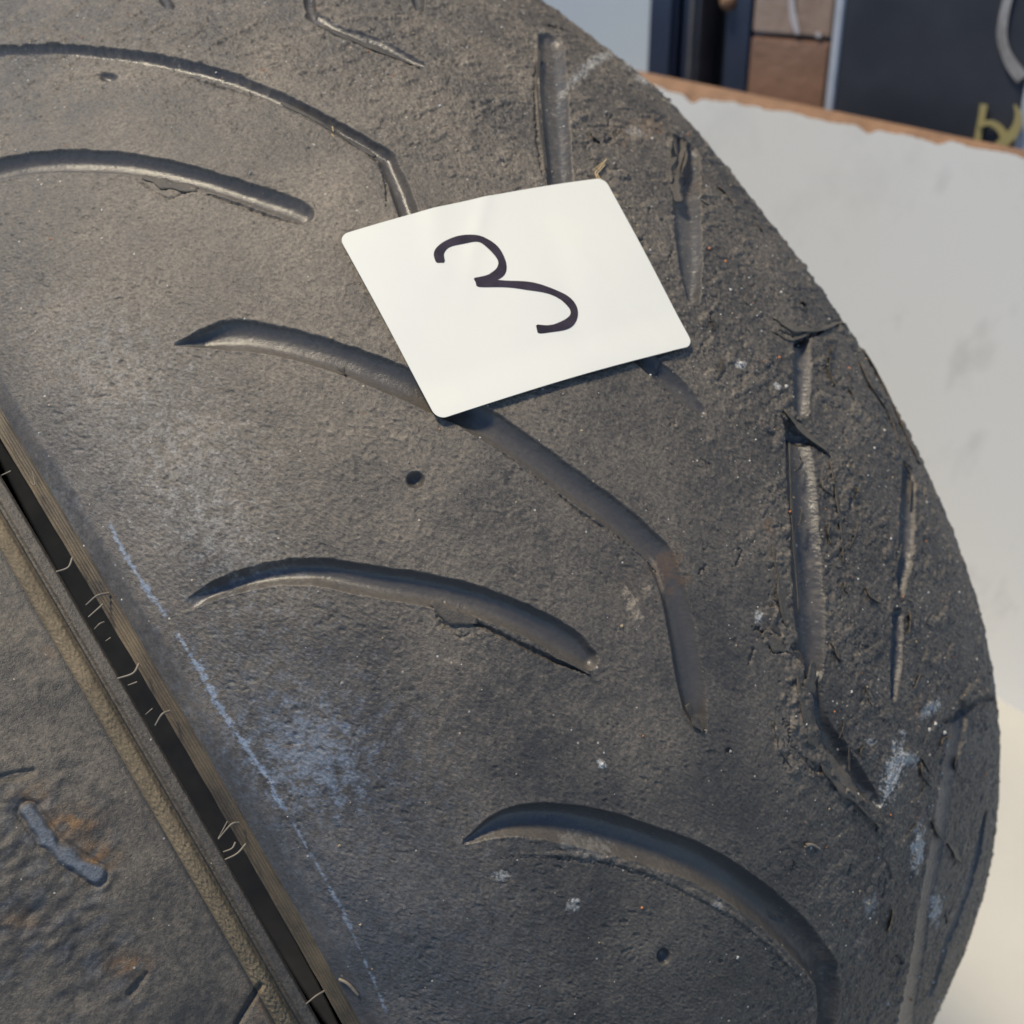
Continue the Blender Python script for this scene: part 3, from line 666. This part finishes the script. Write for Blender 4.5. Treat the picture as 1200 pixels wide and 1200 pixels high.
while nfl_ < 44:                                           # small lifted tears scattered over the scrubbed shoulder
    x0, y0 = rf.uniform(680, 1160), rf.uniform(30, 1100); rr0 = math.hypot(x0-150, y0-900)
    if rr0 < 770 or rr0 > 975 or (y0 > 960 and x0 < 1020) or (400 < x0 < 815 and 200 < y0 < 500): continue
    a = rf.gauss(1.45, .35) + (.0 if y0 > 300 else -.5); l = rf.uniform(10, 34); b_ = rf.uniform(-5, 5)
    flap([(x0, y0), (x0+l*.5*math.cos(a)+b_, y0+l*.5*math.sin(a)), (x0+l*math.cos(a), y0+l*math.sin(a))], [3, rf.uniform(7, 17), 3], rf.uniform(.4, 1.2), 100+nfl_, base=rf.uniform(-.05, .1), m=rf.choice([M_SHRED, M_FLAP])); nfl_ += 1
flap([(1006, 425), (1020, 455), (1040, 485), (1052, 520)], [6, 10, 10, 6], .9, 31, m=M_FLAP)
flap([(972, 540), (980, 580), (986, 625), (988, 660)], [5, 8, 8, 4], .5, 32, m=M_FLAP)
flap([(1060, 545), (1066, 560), (1064, 590)], [5, 8, 4], .8, 33)
flap([(632, 60), (630, 100), (634, 150), (640, 200)], [5, 7, 7, 4], .5, 34)
flap([(905, 640), (915, 690), (922, 735)], [6, 20, 12], .8, 41, m=M_FLAP)
flap([(770, 120), (785, 150), (793, 185)], [8, 18, 8], 1.0, 42, m=M_FLAP)
flap([(905, 372), (930, 385), (962, 384), (990, 378)], [10, 18, 14, 8], .7, 43, m=M_FLAP)
flap([(918, 480), (940, 505), (970, 530)], [8, 18, 8], .9, 44, m=M_FLAP)
flap([(1010, 410), (1035, 450), (1055, 500), (1075, 545)], [8, 16, 14, 8], 1.2, 45)
flap([(1095, 560), (1120, 620), (1135, 680)], [6, 14, 8], 1.0, 46)
flap([(1120, 790), (1140, 815), (1155, 828)], [14, 26, 12], 1.2, 47, m=M_FLAP)
flap([(375, 30), (410, 46), (450, 62), (492, 80)], [8, 12, 10, 5], .5, 48)
flap([(640, 30), (680, 45), (720, 75)], [8, 14, 8], .9, 49)
flap([(925, 520), (927, 580), (931, 650), (936, 720)], [4, 6, 6, 4], .35, 35)
# ragged crumbs along the limb
M_CRUMB = M_SHRED
r_ = np.random.default_rng(3); CV = []; CF = []
def chip(c, n, sz, V_, F_, rr, el=1.):
    """an irregular 12-sided chip"""
    a = np.cross(n, [.2, .3, .9]); a /= np.linalg.norm(a); b = np.cross(n, a); o = len(V_); an = rr.uniform(0, 6.28); a, b = a*math.cos(an)+b*math.sin(an), b*math.cos(an)-a*math.sin(an)
    for k in range(6):
        q = k*math.pi/3; s = sz*rr.uniform(.7, 1.2); V_.append(c + s*el*a*math.cos(q) + s*b*math.sin(q) - n*.1*sz)
    for k in range(3):
        q = k*2*math.pi/3+.4; V_.append(c + sz*.45*(el*a*math.cos(q)+b*math.sin(q)) + n*sz*rr.uniform(.4, .8))
    for k in range(3): F_ += [(o+6+k, o+2*k, o+2*k+1), (o+6+k, o+2*k+1, o+6+(k+1) % 3), (o+6+(k+1) % 3, o+2*k+1, o+(2*k+2) % 6)]
    F_.append((o+6, o+7, o+8))
hits = np.argwhere(keep & (np.abs(facing[sl_]) < .12)); pick = hits[r_.choice(len(hits), 420)]
for i, j in pick:
    n = nrm[i, j]; chip(V[i, j]+n*.15, n, r_.choice([.3, .45, .7], p=[.6, .3, .1])*r_.uniform(.7, 1.3), CV, CF, r_, 1.6)
oc = poly_obj('rubber_crumbs', np.array(CV)/1000., CF, M_CRUMB, tyre, False); tag(oc, kind='stuff')

# ------------------------------------------------------------------ grit pressed into the rubber
GM = [plain('white_grit', (.5, .49, .46)), plain('tan_grit', (.32, .25, .16)), plain('orange_grit', (.45, .17, .06)), plain('grey_grit', (.24, .23, .22))]
CV = []; CF = []; MI = []
prob = (shoulder*1.0 + .10)*keep*(PX > 0)*(PX < 1200)*(PY > 0)*(PY < 1200)*(facing[sl_] > .05)
pr_ = prob.reshape(-1).astype(np.float64); cs = np.cumsum(pr_); idx = np.searchsorted(cs, r_.uniform(0, cs[-1], 2600))
for q in idx:
    i, j = divmod(int(q), nv); n = nrm[i, j]; f0 = len(CF); sz = min(.12*math.exp(abs(r_.standard_normal())*.72), .6)
    chip(V[i, j], n, sz, CV, CF, r_); MI += [int(r_.choice(4, p=[.3, .35, .07, .28]))]*(len(CF)-f0)
for p, sz, mi in (((309, 82), .5, 2), ((753, 862), .35, 2), ((978, 834), .45, 2), ((752, 1063), .5, 2), ((705, 895), .6, 0), ((921, 453), .7, 0), ((868, 426), .6, 0), ((891, 366), .4, 0), ((903, 320), .45, 1), ((722, 159), .45, 1), ((954, 354), .45, 1), ((992, 547), .55, 1), ((485, 40), .4, 1), ((564, 39), .4, 0), ((390, 109), .4, 1), ((950, 993), .5, 0), ((880, 1093), .35, 1), ((1089, 855), .9, 0), ((1094, 848), .8, 0), ((1105, 858), .8, 0), ((1110, 873), .6, 0), ((1164, 999), .6, 0), ((368, 240), .35, 1), ((762, 440), .4, 0), ((660, 462), .4, 3), ((1046, 765), .6, 0), ((924, 600), .5, 2), ((1015, 558), .4, 0)):
    q = on_tyre(p)[0]; P = surf(q[0], q[1], .15 + float(hfield(q[0], q[1]))); n = surf(q[0], q[1], 1.)-surf(q[0], q[1], 0.); f0 = len(CF)
    chip(P, n, sz, CV, CF, r_); MI += [mi]*(len(CF)-f0)
og = poly_obj('grit', np.array(CV)/1000., CF, None, tyre, False); tag(og, kind='stuff')
for m in GM: og.data.materials.append(m)
og.data.polygons.foreach_set('material_index', np.array(MI, np.int32))

# ------------------------------------------------------------------ the numbered card
m, ns, ls, P = mat('card_paper'); co = N(ns, 'ShaderNodeTexCoord').outputs['Object']
f = noise_fac(ns, ls, 30, 4, .5, co); f2 = noise_fac(ns, ls, 1800, 2, .5, co)
c = ramp(ns, ls, f, [(.35, (.80, .785, .70)), (.7, (.76, .75, .69))])
v = N(ns, 'ShaderNodeTexVoronoi'); v.inputs['Scale'].default_value = 260; ls.new(co, v.inputs['Vector']); sc_ = N(ns, 'ShaderNodeSeparateColor'); ls.new(v.outputs['Color'], sc_.inputs[0])
sp_ = math_(ns, ls, 'MULTIPLY', math_(ns, ls, 'GREATER_THAN', sc_.outputs[0], .985), math_(ns, ls, 'LESS_THAN', v.outputs['Distance'], .05))
ls.new(c, P.inputs['Base Color']); P.inputs['Roughness'].default_value = .42
b = N(ns, 'ShaderNodeBump'); b.inputs['Distance'].default_value = .00012; ls.new(f, b.inputs['Height']); ls.new(b.outputs[0], P.inputs['Normal'])
M_CARD = m
CC = np.array([(397, 281.5), (705, 214.5), (808, 409), (511.5, 495.5)], float)      # corners before rounding
qa = on_tyre(CC)
ccam = surf(qa[:, 0], qa[:, 1], 1.0)
card_c = surf(*qa.mean(0), 1.2)
def card_uv(a, b):                                          # a,b in 0..1
    a = np.asarray(a)[..., None]; b = np.asarray(b)[..., None]
    return (1-a)*(1-b)*qa[0] + a*(1-b)*qa[1] + a*b*qa[2] + (1-a)*b*qa[3]
def card_pt(a, b, dh=0.):
    a = np.asarray(a, float); b = np.asarray(b, float); q = card_uv(a, b)
    h = .80 + .5*(np.abs(2*b-1)**3) + .7*(np.abs(2*a-1)**3) + .3*sst(.8, 1., b)
    h = h + .22*np.exp(-((a+.5*b-.52)/.035)**2)*sst(.6, .1, b) + .18*np.exp(-((a-.3*b-.62)/.03)**2)*sst(.1, .5, b)
    h = h + .30*np.exp(-((a-.28+.25*(b-.2))/.05)**2)*sst(.55, 0, b) - .25*np.exp(-((a-.70+.12*b)/.06)**2)*sst(0, .5, b)*sst(1, .7, b) + .12*np.sin(a*7+b*4)
    return surf(q[..., 0], q[..., 1], h + dh)
# rounded-rectangle outline rings
LA = np.linalg.norm(ccam[1]-ccam[0]); LB = np.linalg.norm(ccam[3]-ccam[0]); rr = 3.0
na, nb = 90, 64
def cornermap(a, b):
    """square grid squeezed into a rounded rectangle"""
    x, y = (a-.5)*LA, (b-.5)*LB; X, Y = LA/2-rr, LB/2-rr
    ax, ay = np.abs(x), np.abs(y); ox, oy = np.maximum(ax-X, 0), np.maximum(ay-Y, 0)
    m_ = np.maximum(ox, oy); l = np.hypot(ox, oy)+1e-9; k = np.where((ox > 0) & (oy > 0), m_/l, 1)
    return (np.sign(x)*(np.minimum(ax, X)+ox*k))/LA+.5, (np.sign(y)*(np.minimum(ay, Y)+oy*k))/LB+.5
def axis_pts(n, L): 
    e = rr/L; return np.concatenate([np.linspace(0, e, 8)[:-1], np.linspace(e, 1-e, n), np.linspace(1-e, 1, 8)[1:]])
Aa, Bb = np.meshgrid(axis_pts(na, LA), axis_pts(nb, LB), indexing='ij'); A1, B1 = cornermap(Aa, Bb)
top = card_pt(A1, B1, .0); bot = card_pt(A1, B1, -.35); n1_, n2_ = Aa.shape
Ft = grid_faces(n1_, n2_); idm = np.arange(n1_*n2_).reshape(n1_, n2_); off = n1_*n2_
loop = np.concatenate([idm[:, 0], idm[-1, 1:], idm[-2::-1, -1], idm[0, -2:0:-1]])
side_ = np.array([(loop[i], loop[(i+1) % len(loop)], loop[(i+1) % len(loop)]+off, loop[i]+off) for i in range(len(loop))])
cv = np.concatenate([top.reshape(-1, 3), bot.reshape(-1, 3)]); cf = np.concatenate([Ft, Ft[:, ::-1]+off, side_[:, ::-1]])
n_test = np.cross(cv[Ft[0, 1]]-cv[Ft[0, 0]], cv[Ft[0, 2]]-cv[Ft[0, 1]]) @ (CAM_T-card_c)
if n_test < 0: cf = cf[:, ::-1]
card = empty('numbered_card', M_TYRE @ Matrix.Translation(Vector((card_c/1000.).tolist())))
tag(card, 'off-white rounded card with a handwritten dark 3 lying on the worn tread', 'card')
me = mesh_np('card_sheet', (cv-card_c)/1000., cf, M_CARD); link('card_sheet', me, card)
me.set_sharp_from_angle(angle=math.radians(50))
# the handwritten 3
def inv_card(p):
    from_uv = on_tyre([p])[0]; a = b = .5
    for _ in range(20):
        f0 = card_uv(a, b)-from_uv; ja = (card_uv(a+1e-4, b)-card_uv(a-1e-4, b))/2e-4; jb = (card_uv(a, b+1e-4)-card_uv(a, b-1e-4))/2e-4
        d = np.linalg.solve(np.column_stack([ja, jb]), -f0); a += d[0]; b += d[1]
    return a, b
mi, ns, ls, P = mat('marker_ink'); co = N(ns, 'ShaderNodeTexCoord').outputs['Object']
ls.new(ramp(ns, ls, noise_fac(ns, ls, 150, 3, .6, co), [(.35, (.022, .014, .018)), (.65, (.045, .032, .045))]), P.inputs['Base Color']); P.inputs['Roughness'].default_value = .38
D3 = [[(516, 311), (514, 300), (521, 291), (533, 285.5), (548, 282.5), (562, 283), (574, 289.5), (583, 299), (588, 310), (586, 320), (577, 326.5), (566, 330), (557, 333)],
      [(557, 333.5), (572, 333.5), (590, 334.5), (610, 336), (630, 339), (648, 344.5), (662, 352), (670.5, 362), (671.5, 372), (665, 380.5), (653, 385.5), (640, 387.5), (628, 387.5)]]
VV = []; FF = []
for line in D3:
    ab = crom(np.array([inv_card(p) for p in line]), 6); n = len(ab)
    sc3 = np.array([LA, LB]); T = np.gradient(ab*sc3, axis=0); T /= np.linalg.norm(T, axis=1, keepdims=True); Nn = np.stack([-T[:, 1], T[:, 0]], -1)/sc3
    hw = 1.32*(1+.12*np.sin(np.arange(n)*.37)+.05*r_.standard_normal(n).cumsum()*.05)
    hw = hw*np.where(line is D3[0], 1.0, 1.0)*np.clip(np.minimum(np.arange(n), n-1-np.arange(n))/2.0+.75, 0, 1)
    o = len(VV)
    for i in range(n):
        for k in (-1, -.5, 0, .5, 1):
            q = ab[i] + Nn[i]*hw[i]*k; VV.append(card_pt(q[0], q[1], .06 + (.012 if line is D3[1] else 0)) - card_c)
    for i in range(n-1):
        for k in range(4): FF.append((o+i*5+k, o+i*5+k+1, o+i*5+k+6, o+i*5+k+5))
poly_obj('handwritten_digit', np.array(VV)/1000., FF, mi, card)

# ------------------------------------------------------------------ little things lying on the tread
M_STRAW = plain('dry_straw', (.5, .34, .16), (.62, .47, .27), 300, .6)
def thing_on_tyre(name, lines, m, label, cat, hs=1.1, pts_n=5):
    q = on_tyre([lines[0][0][0]])[0]; c = surf(q[0], q[1], 0.)
    VV = []; FF = []
    for pts, rad in lines:
        Q = crom(on_surf(pts, hs), pts_n) - c; V_, F_ = tube(Q, rad*np.linspace(1, .6, len(Q)), 5); o = len(VV); VV += list(V_); FF += [tuple(i+o for i in f) for f in F_]
    ob = poly_obj(name, np.array(VV)/1000., FF, m); ob.matrix_world = M_TYRE @ Matrix.Translation(Vector((c/1000.).tolist())); return tag(ob, label, cat)
thing_on_tyre('straw_wisp', [([(709, 190), (701, 200), (696, 206), (700, 215), (707, 224)], .24), ([(704, 194), (697, 200), (693, 203)], .18), ([(707, 197), (699, 206), (697, 210)], .18), ([(698, 207), (702, 214), (709, 220)], .2)],
              M_STRAW, 'wisp of golden dry straw beside the top corner of the white card', 'straw')
thing_on_tyre('straw_piece', [([(714, 233), (722, 232)], .35)], M_STRAW, 'short straw piece on the tread right of the card corner', 'straw')
thing_on_tyre('rubber_shaving', [([(942, 990), (950, 989), (959, 994)], .62)], M_HAIR, 'small pale curled rubber shaving lying above the lowest curved groove', 'shaving', .5)
thing_on_tyre('straw_chip', [([(390, 152), (391, 158)], .2), ([(389, 161), (392, 164)], .2)], M_STRAW, 'tiny straw chip stuck in the crack of the upper left groove', 'straw')

# ------------------------------------------------------------------ setting behind
def ray_world(p): 
    d = CW @ np.array([(p[0]-600)/FPX, (600-p[1])/FPX, -1.]); return d
def hit_z(p, z): d = ray_world(p); return CAM_LOC + d*((z-CAM_LOC[2])/d[2])
def hit_plane(p, p0, n): d = ray_world(p); return CAM_LOC + d*(((p0-CAM_LOC)@n)/(d@n))
# lowest point of the tyre decides the floor
tt, s_t = np.meshgrid(np.linspace(-math.pi, math.pi, 180), np.linspace(SE, -SE, 30), indexing='ij')
PW = surf(tt*UR, s_t)/1000. @ MW.T + TW; ZF = float(PW[..., 2].min()) - .002
M_FLOOR = plain('cream_floor', (.50, .485, .44), (.46, .445, .41), 14, .6, .0004)
M_ASPH = plain('asphalt', (.045, .045, .047), (.06, .06, .06), 90, .9, .002)
me = bpy.data.meshes.new('ground'); me.from_pydata([(-30, -30, ZF-.004), (30, -30, ZF-.004), (30, 30, ZF-.004), (-30, 30, ZF-.004)], [], [(0, 1, 2, 3)]); me.materials.append(M_ASPH)  # unseen ground, added dark to cut warm bounce from the floor
tag(link('ground', me), kind='structure')
me = bpy.data.meshes.new('floor'); me.from_pydata([(.05, -.3, ZF), (2.2, -.3, ZF), (2.2, 2.5, ZF), (.05, 2.5, ZF)], [], [(0, 1, 2, 3)]); me.materials.append(M_FLOOR)
tag(link('floor', me), kind='structure')
# white board standing on the floor behind the tyre
b0 = hit_z((1150, 806), ZF); b1 = hit_z((1290, 893), ZF)
FL_ = (b1-b0)/np.linalg.norm(b1-b0)
upb = CW @ np.array([0, math.cos(.47), math.sin(.47)])       # the boards lean back against each other
nb_ = np.cross(FL_, upb); nb_ /= np.linalg.norm(nb_)
if nb_ @ (CAM_LOC-b0) < 0: nb_ = -nb_
dirb = np.cross(upb, nb_); dirb = dirb if dirb @ FL_ > 0 else -dirb
back = -nb_; bsl = (FL_ @ upb)/(FL_ @ dirb)                  # slope of the floor line in the board's own frame
def board_ab(p):
    P = hit_plane(p, b0, nb_); return (P-b0)@dirb, (P-b0)@upb
tp = [board_ab(p) for p in ((700, 82), (770, 101), (784, 106), (800, 110), (811, 120), (824, 116), (860, 119), (880, 126), (900, 130), (925, 131), (972, 142), (1000, 146), (1018, 155), (1030, 152), (1070, 161), (1102, 169), (1112, 166), (1150, 174), (1200, 186), (1300, 207))]
M_BOARD, ns, ls, P = mat('scuffed_white_board'); co = N(ns, 'ShaderNodeTexCoord').outputs['Object']
f = noise_fac(ns, ls, 9, 6, .65, co, .4); f2 = noise_fac(ns, ls, 3, 3, .5, co); mp = N(ns, 'ShaderNodeMapping'); mp.inputs['Scale'].default_value = (30, 30, 9); mp.inputs['Rotation'].default_value = (0, .7, 0); ls.new(co, mp.inputs[0])
f3 = noise_fac(ns, ls, 1., 5, .6, mp.outputs[0], .3)
c = ramp(ns, ls, f2, [(.35, (.90, .85, .765)), (.65, (.91, .88, .83))])
c = mixc(ns, ls, ramp(ns, ls, f3, [(.60, (0, 0, 0)), (.78, (.28, .28, .28))]), c, (.30, .29, .26))
c = mixc(ns, ls, ramp(ns, ls, f, [(.55, (0, 0, 0)), (.75, (.22, .22, .22))]), c, (.42, .40, .35))
ls.new(c, P.inputs['Base Color']); P.inputs['Roughness'].default_value = .55
M_EDGE = plain('raw_chipboard_edge', (.27, .155, .09), (.18, .105, .065), 60, .8, .001)
def W3(a, u, d): return b0 + dirb*a + upb*u + back*d
rj = np.random.default_rng(5); T_ = .016
tpa = np.array(tp); lo_a, hi_a = tpa[0, 0]-1.0, tpa[-1, 0]+1.2
sl0 = (tpa[-1, 1]-tpa[0, 1])/(tpa[-1, 0]-tpa[0, 0])
aa = np.linspace(tpa[0, 0], tpa[-1, 0], 160); uu = np.interp(aa, tpa[:, 0], tpa[:, 1]) + .0012*np.convolve(rj.standard_normal(164), [.25]*4, 'same')[2:162]
aa = np.concatenate([[lo_a], aa, [hi_a]]); uu = np.concatenate([[uu[0]-sl0*1.0], uu, [uu[-1]+sl0*1.2]])
base_ln = tpa[:, 1] - (tpa[0, 1]+sl0*(tpa[:, 0]-tpa[0, 0])); bl = float(base_ln.mean())
ub = tpa[0, 1] + sl0*(aa-tpa[0, 0]) + bl + .004                     # straight back edge
board = empty('white_board', Matrix.Translation(Vector(b0.tolist()))); tag(board, 'scuffed white board with a chipped brown raw edge standing behind the tyre', 'board')
n = len(aa); F = [W3(a, u, 0) for a, u in zip(aa, uu)] + [W3(a, a*bsl, 0) for a in aa]
Bk = [W3(a, u, T_) for a, u in zip(aa, ub)] + [W3(a, a*bsl, T_) for a in aa]
quad = [(i, i+1, n+i+1, n+i) for i in range(n-1)]
V_ = np.array(F+Bk)-b0; F_ = quad + [tuple(2*n+k for k in q[::-1]) for q in quad]
poly_obj('painted_face', V_, F_, M_BOARD, board, False)
V_ = np.array([W3(a, u, 0) for a, u in zip(aa, uu)] + [W3(a, u+.001, T_*.5) for a, u in zip(aa, (uu+ub)/2)] + [W3(a, u, T_) for a, u in zip(aa, ub)])-b0
poly_obj('raw_edge', V_, [(i, n+i, n+i+1, i+1) for i in range(n-1)] + [(n+i, 2*n+i, 2*n+i+1, n+i+1) for i in range(n-1)], M_EDGE, board, False)

# things standing behind the board (upright slabs in rows parallel to it)
UPZ = upb
nfl = nb_
def up_ab(p, d):
    P = hit_plane(p, b0+back*d, nfl); return (P-b0-back*d)@dirb, (P-b0-back*d)@UPZ
def zb(d): return -back[2]*d/UPZ[2]                        # where a leaning face meets the floor
def P3(a, z, d): return b0 + dirb*a + back*d + UPZ*z
def slab(name, a0, a1, z0, z1, d, t, m, parent=None, org=None, bev=.002):
    me = bpy.data.meshes.new(name); import bmesh
    bm = bmesh.new(); vs = []
    o = org if org is not None else np.zeros(3)
    for dd in (d, d+t):
        for a, z in ((a0, z0), (a1, z0), (a1, z1), (a0, z1)): vs.append(bm.verts.new(tuple(P3(a, z, dd)-o)))
    for q in ((0, 1, 2, 3), (7, 6, 5, 4), (0, 4, 5, 1), (1, 5, 6, 2), (2, 6, 7, 3), (3, 7, 4, 0)): bm.faces.new([vs[k] for k in q])
    bmesh.ops.recalc_face_normals(bm, faces=bm.faces[:]); bmesh.ops.bevel(bm, geom=bm.edges[:], offset=bev, segments=2, affect='EDGES')
    bm.to_mesh(me); bm.free(); me.materials.append(m); return link(name, me, parent)
def org_at(a, d): return P3(a, zb(d), d)
def group_at(name, a, d, label, cat):
    o = org_at(a, d); e = empty(name, Matrix.Translation(Vector(o.tolist()))); tag(e, label, cat); return e, o
ZT = 1.3
# pale wall far back
M_WALL = plain('pale_wall_paint', (.52, .60, .68), (.56, .63, .70), 2, .7)
aL = up_ab((500, 60), .34)[0]; e, o = group_at('pale_wall', aL, .34, 'pale blue-white wall seen left of the dark cabinet behind the tyre', 'wall')
slab('wall_panel', aL-2.5, aL+5, zb(.34), 2.4, .34, .1, M_WALL, e, o)
# dark cabinet
M_NAVY = plain('dark_navy_paint', (.020, .031, .064), (.028, .040, .075), 12, .35); M_BLK = plain('black_gap', (.006, .006, .007), None, 10, .5); M_POST = plain('worn_grey_metal', (.07, .075, .085), (.12, .12, .13), 60, .45)
d = .16; A_ = lambda x, dd=d: up_ab((x, 60), dd)[0]
e, o = group_at('dark_cabinet', A_(756), d, 'dark navy cabinet with a grey upright behind the board', 'cabinet')
slab('door_panel', A_(757), A_(789), zb(d), ZT, d, .12, M_NAVY, e, o, .004); slab('door_panel', A_(791), A_(809), zb(d), ZT, d+.004, .12, M_NAVY, e, o, .006)
slab('upright', A_(811), A_(823), zb(d), ZT, d-.012, .12, M_POST, e, o, .004); slab('recess', A_(824), A_(844), zb(d), ZT, d+.02, .1, M_BLK, e, o)
slab('door_panel', A_(845), A_(884), zb(d), ZT, d, .12, M_NAVY, e, o, .006)
me = bpy.data.meshes.new('bolt'); import bmesh
bm = bmesh.new(); bmesh.ops.create_uvsphere(bm, u_segments=12, v_segments=8, radius=.007); bm.to_mesh(me); bm.free(); me.materials.append(M_EDGE)
bo = link('bolt', me, e); a_, z_ = up_ab((854, 2), d); bo.location = P3(a_, z_, d-.001)-o
# two brown boxes one on the other
d = .10; M_BR1 = plain('brown_card_wrap', (.30, .175, .115), (.22, .12, .08), 14, .32, .004); M_BR2 = plain('faded_brown_wrap', (.36, .26, .2), (.30, .21, .16), 14, .25, .004)
aa0, aa1 = A_(879, d), A_(972, d); zs = up_ab((925, 43), d)[1]
e, o = group_at('brown_box', aa0, d, 'lower glossy brown box beside the black poster', 'box'); slab('box_body', aa0, aa1, zb(d), zs-.002, d, .05, M_BR1, e, o, .0015)
e, o = group_at('faded_brown_box', aa0, d, 'upper paler brown box with a white glare streak', 'box'); o2 = o + UPZ*(zs-zb(d)); e.matrix_world = Matrix.Translation(Vector(o2.tolist()))
slab('box_body', aa0, aa1, zs+.001, ZT, d+.001, .045, M_BR2, e, o2, .0015)
M_TAPE = plain('white_tape', (.62, .6, .62), (.4, .35, .35), 80, .3)  # glare on the upper box, painted as pale streaks of colour
def on_poster(p, dd): a, z = up_ab(p, dd); return P3(a, z, dd)
def ribbon(name, pts, wid, dd, m, parent, org, t=.0012):
    L = crom(np.column_stack([np.array(pts, float), wid]), 6); T = np.gradient(L[:, :2], axis=0); T /= np.linalg.norm(T, axis=1, keepdims=True); Nn = np.stack([-T[:, 1], T[:, 0]], -1)
    V_ = []; 
    for lay in (0, t):
        for q, nn in zip(L, Nn):
            for s_ in (-.5, .5): V_.append(on_poster(q[:2]+nn*q[2]*s_, dd-lay)-org)
    n = len(L); o_ = 2*n; F_ = []
    for i in range(n-1): F_ += [(2*i, 2*i+1, 2*i+3, 2*i+2), (o_+2*i, o_+2*i+2, o_+2*i+3, o_+2*i+1), (2*i, 2*i+2, o_+2*i+2, o_+2*i), (2*i+1, o_+2*i+1, o_+2*i+3, 2*i+3)]
    return poly_obj(name, V_, F_, m, parent, False)
ribbon('tape_streak', [(927, -30), (928, 8), (930, 22), (935, 40)], [5, 7, 8, 5], d, M_TAPE, e, o2, .0008)
ribbon('tape_streak', [(957, 39), (961, 43)], [6, 6], d, M_TAPE, e, o2, .0008)
# black poster board
d = .05; M_POSTER = plain('black_poster_print', (.018, .021, .030), (.040, .044, .056), 16, .55); M_PW = plain('white_poster_edge', (.5, .53, .58), (.42, .45, .5), 40, .5)
M_GOLD = plain('gold_print', (.42, .35, .15), (.36, .3, .13), 40, .5); M_CHALK = plain('white_print', (.5, .49, .48), (.22, .20, .19), 45, .6)
a0, a1, a2 = A_(973, d), A_(984, d), A_(1207, d); e, o = group_at('black_poster', a0, d, 'black poster board with a gold letter and white curved line behind the white board', 'poster')
slab('poster_sheet', a1, a2, zb(d), ZT, d+.001, .012, M_POSTER, e, o, .001); slab('white_border', a0, a1-.0003, zb(d), ZT, d, .013, M_PW, e, o, .001); slab('white_border', a2+.0003, a2+.02, zb(d), ZT, d, .013, M_PW, e, o, .001)
ribbon('curved_line', [(1190, -30), (1182, -5), (1176, 20), (1174, 42), (1178, 60), (1186, 76), (1198, 92), (1196.5, 93)][:7], [9, 10, 11, 12, 12, 15, 16], d, M_CHALK, e, o)
V0 = ribbon('gold_letter', [(1153, 122), (1150, 140), (1146, 160), (1143, 190)], [9, 8, 8, 9], d, M_GOLD, e, o)
ribbon('gold_letter', [(1148, 148), (1156, 144), (1164, 145), (1172, 151), (1177, 160), (1180, 172)], [5, 6, 8, 9, 10, 10], d-.0014, M_GOLD, e, o)
ribbon('gold_letter', [(1189, 123), (1193, 133), (1192, 146), (1186, 157), (1176, 166), (1164, 176)], [3, 7, 10, 12, 12, 9], d-.0028, M_GOLD, e, o)
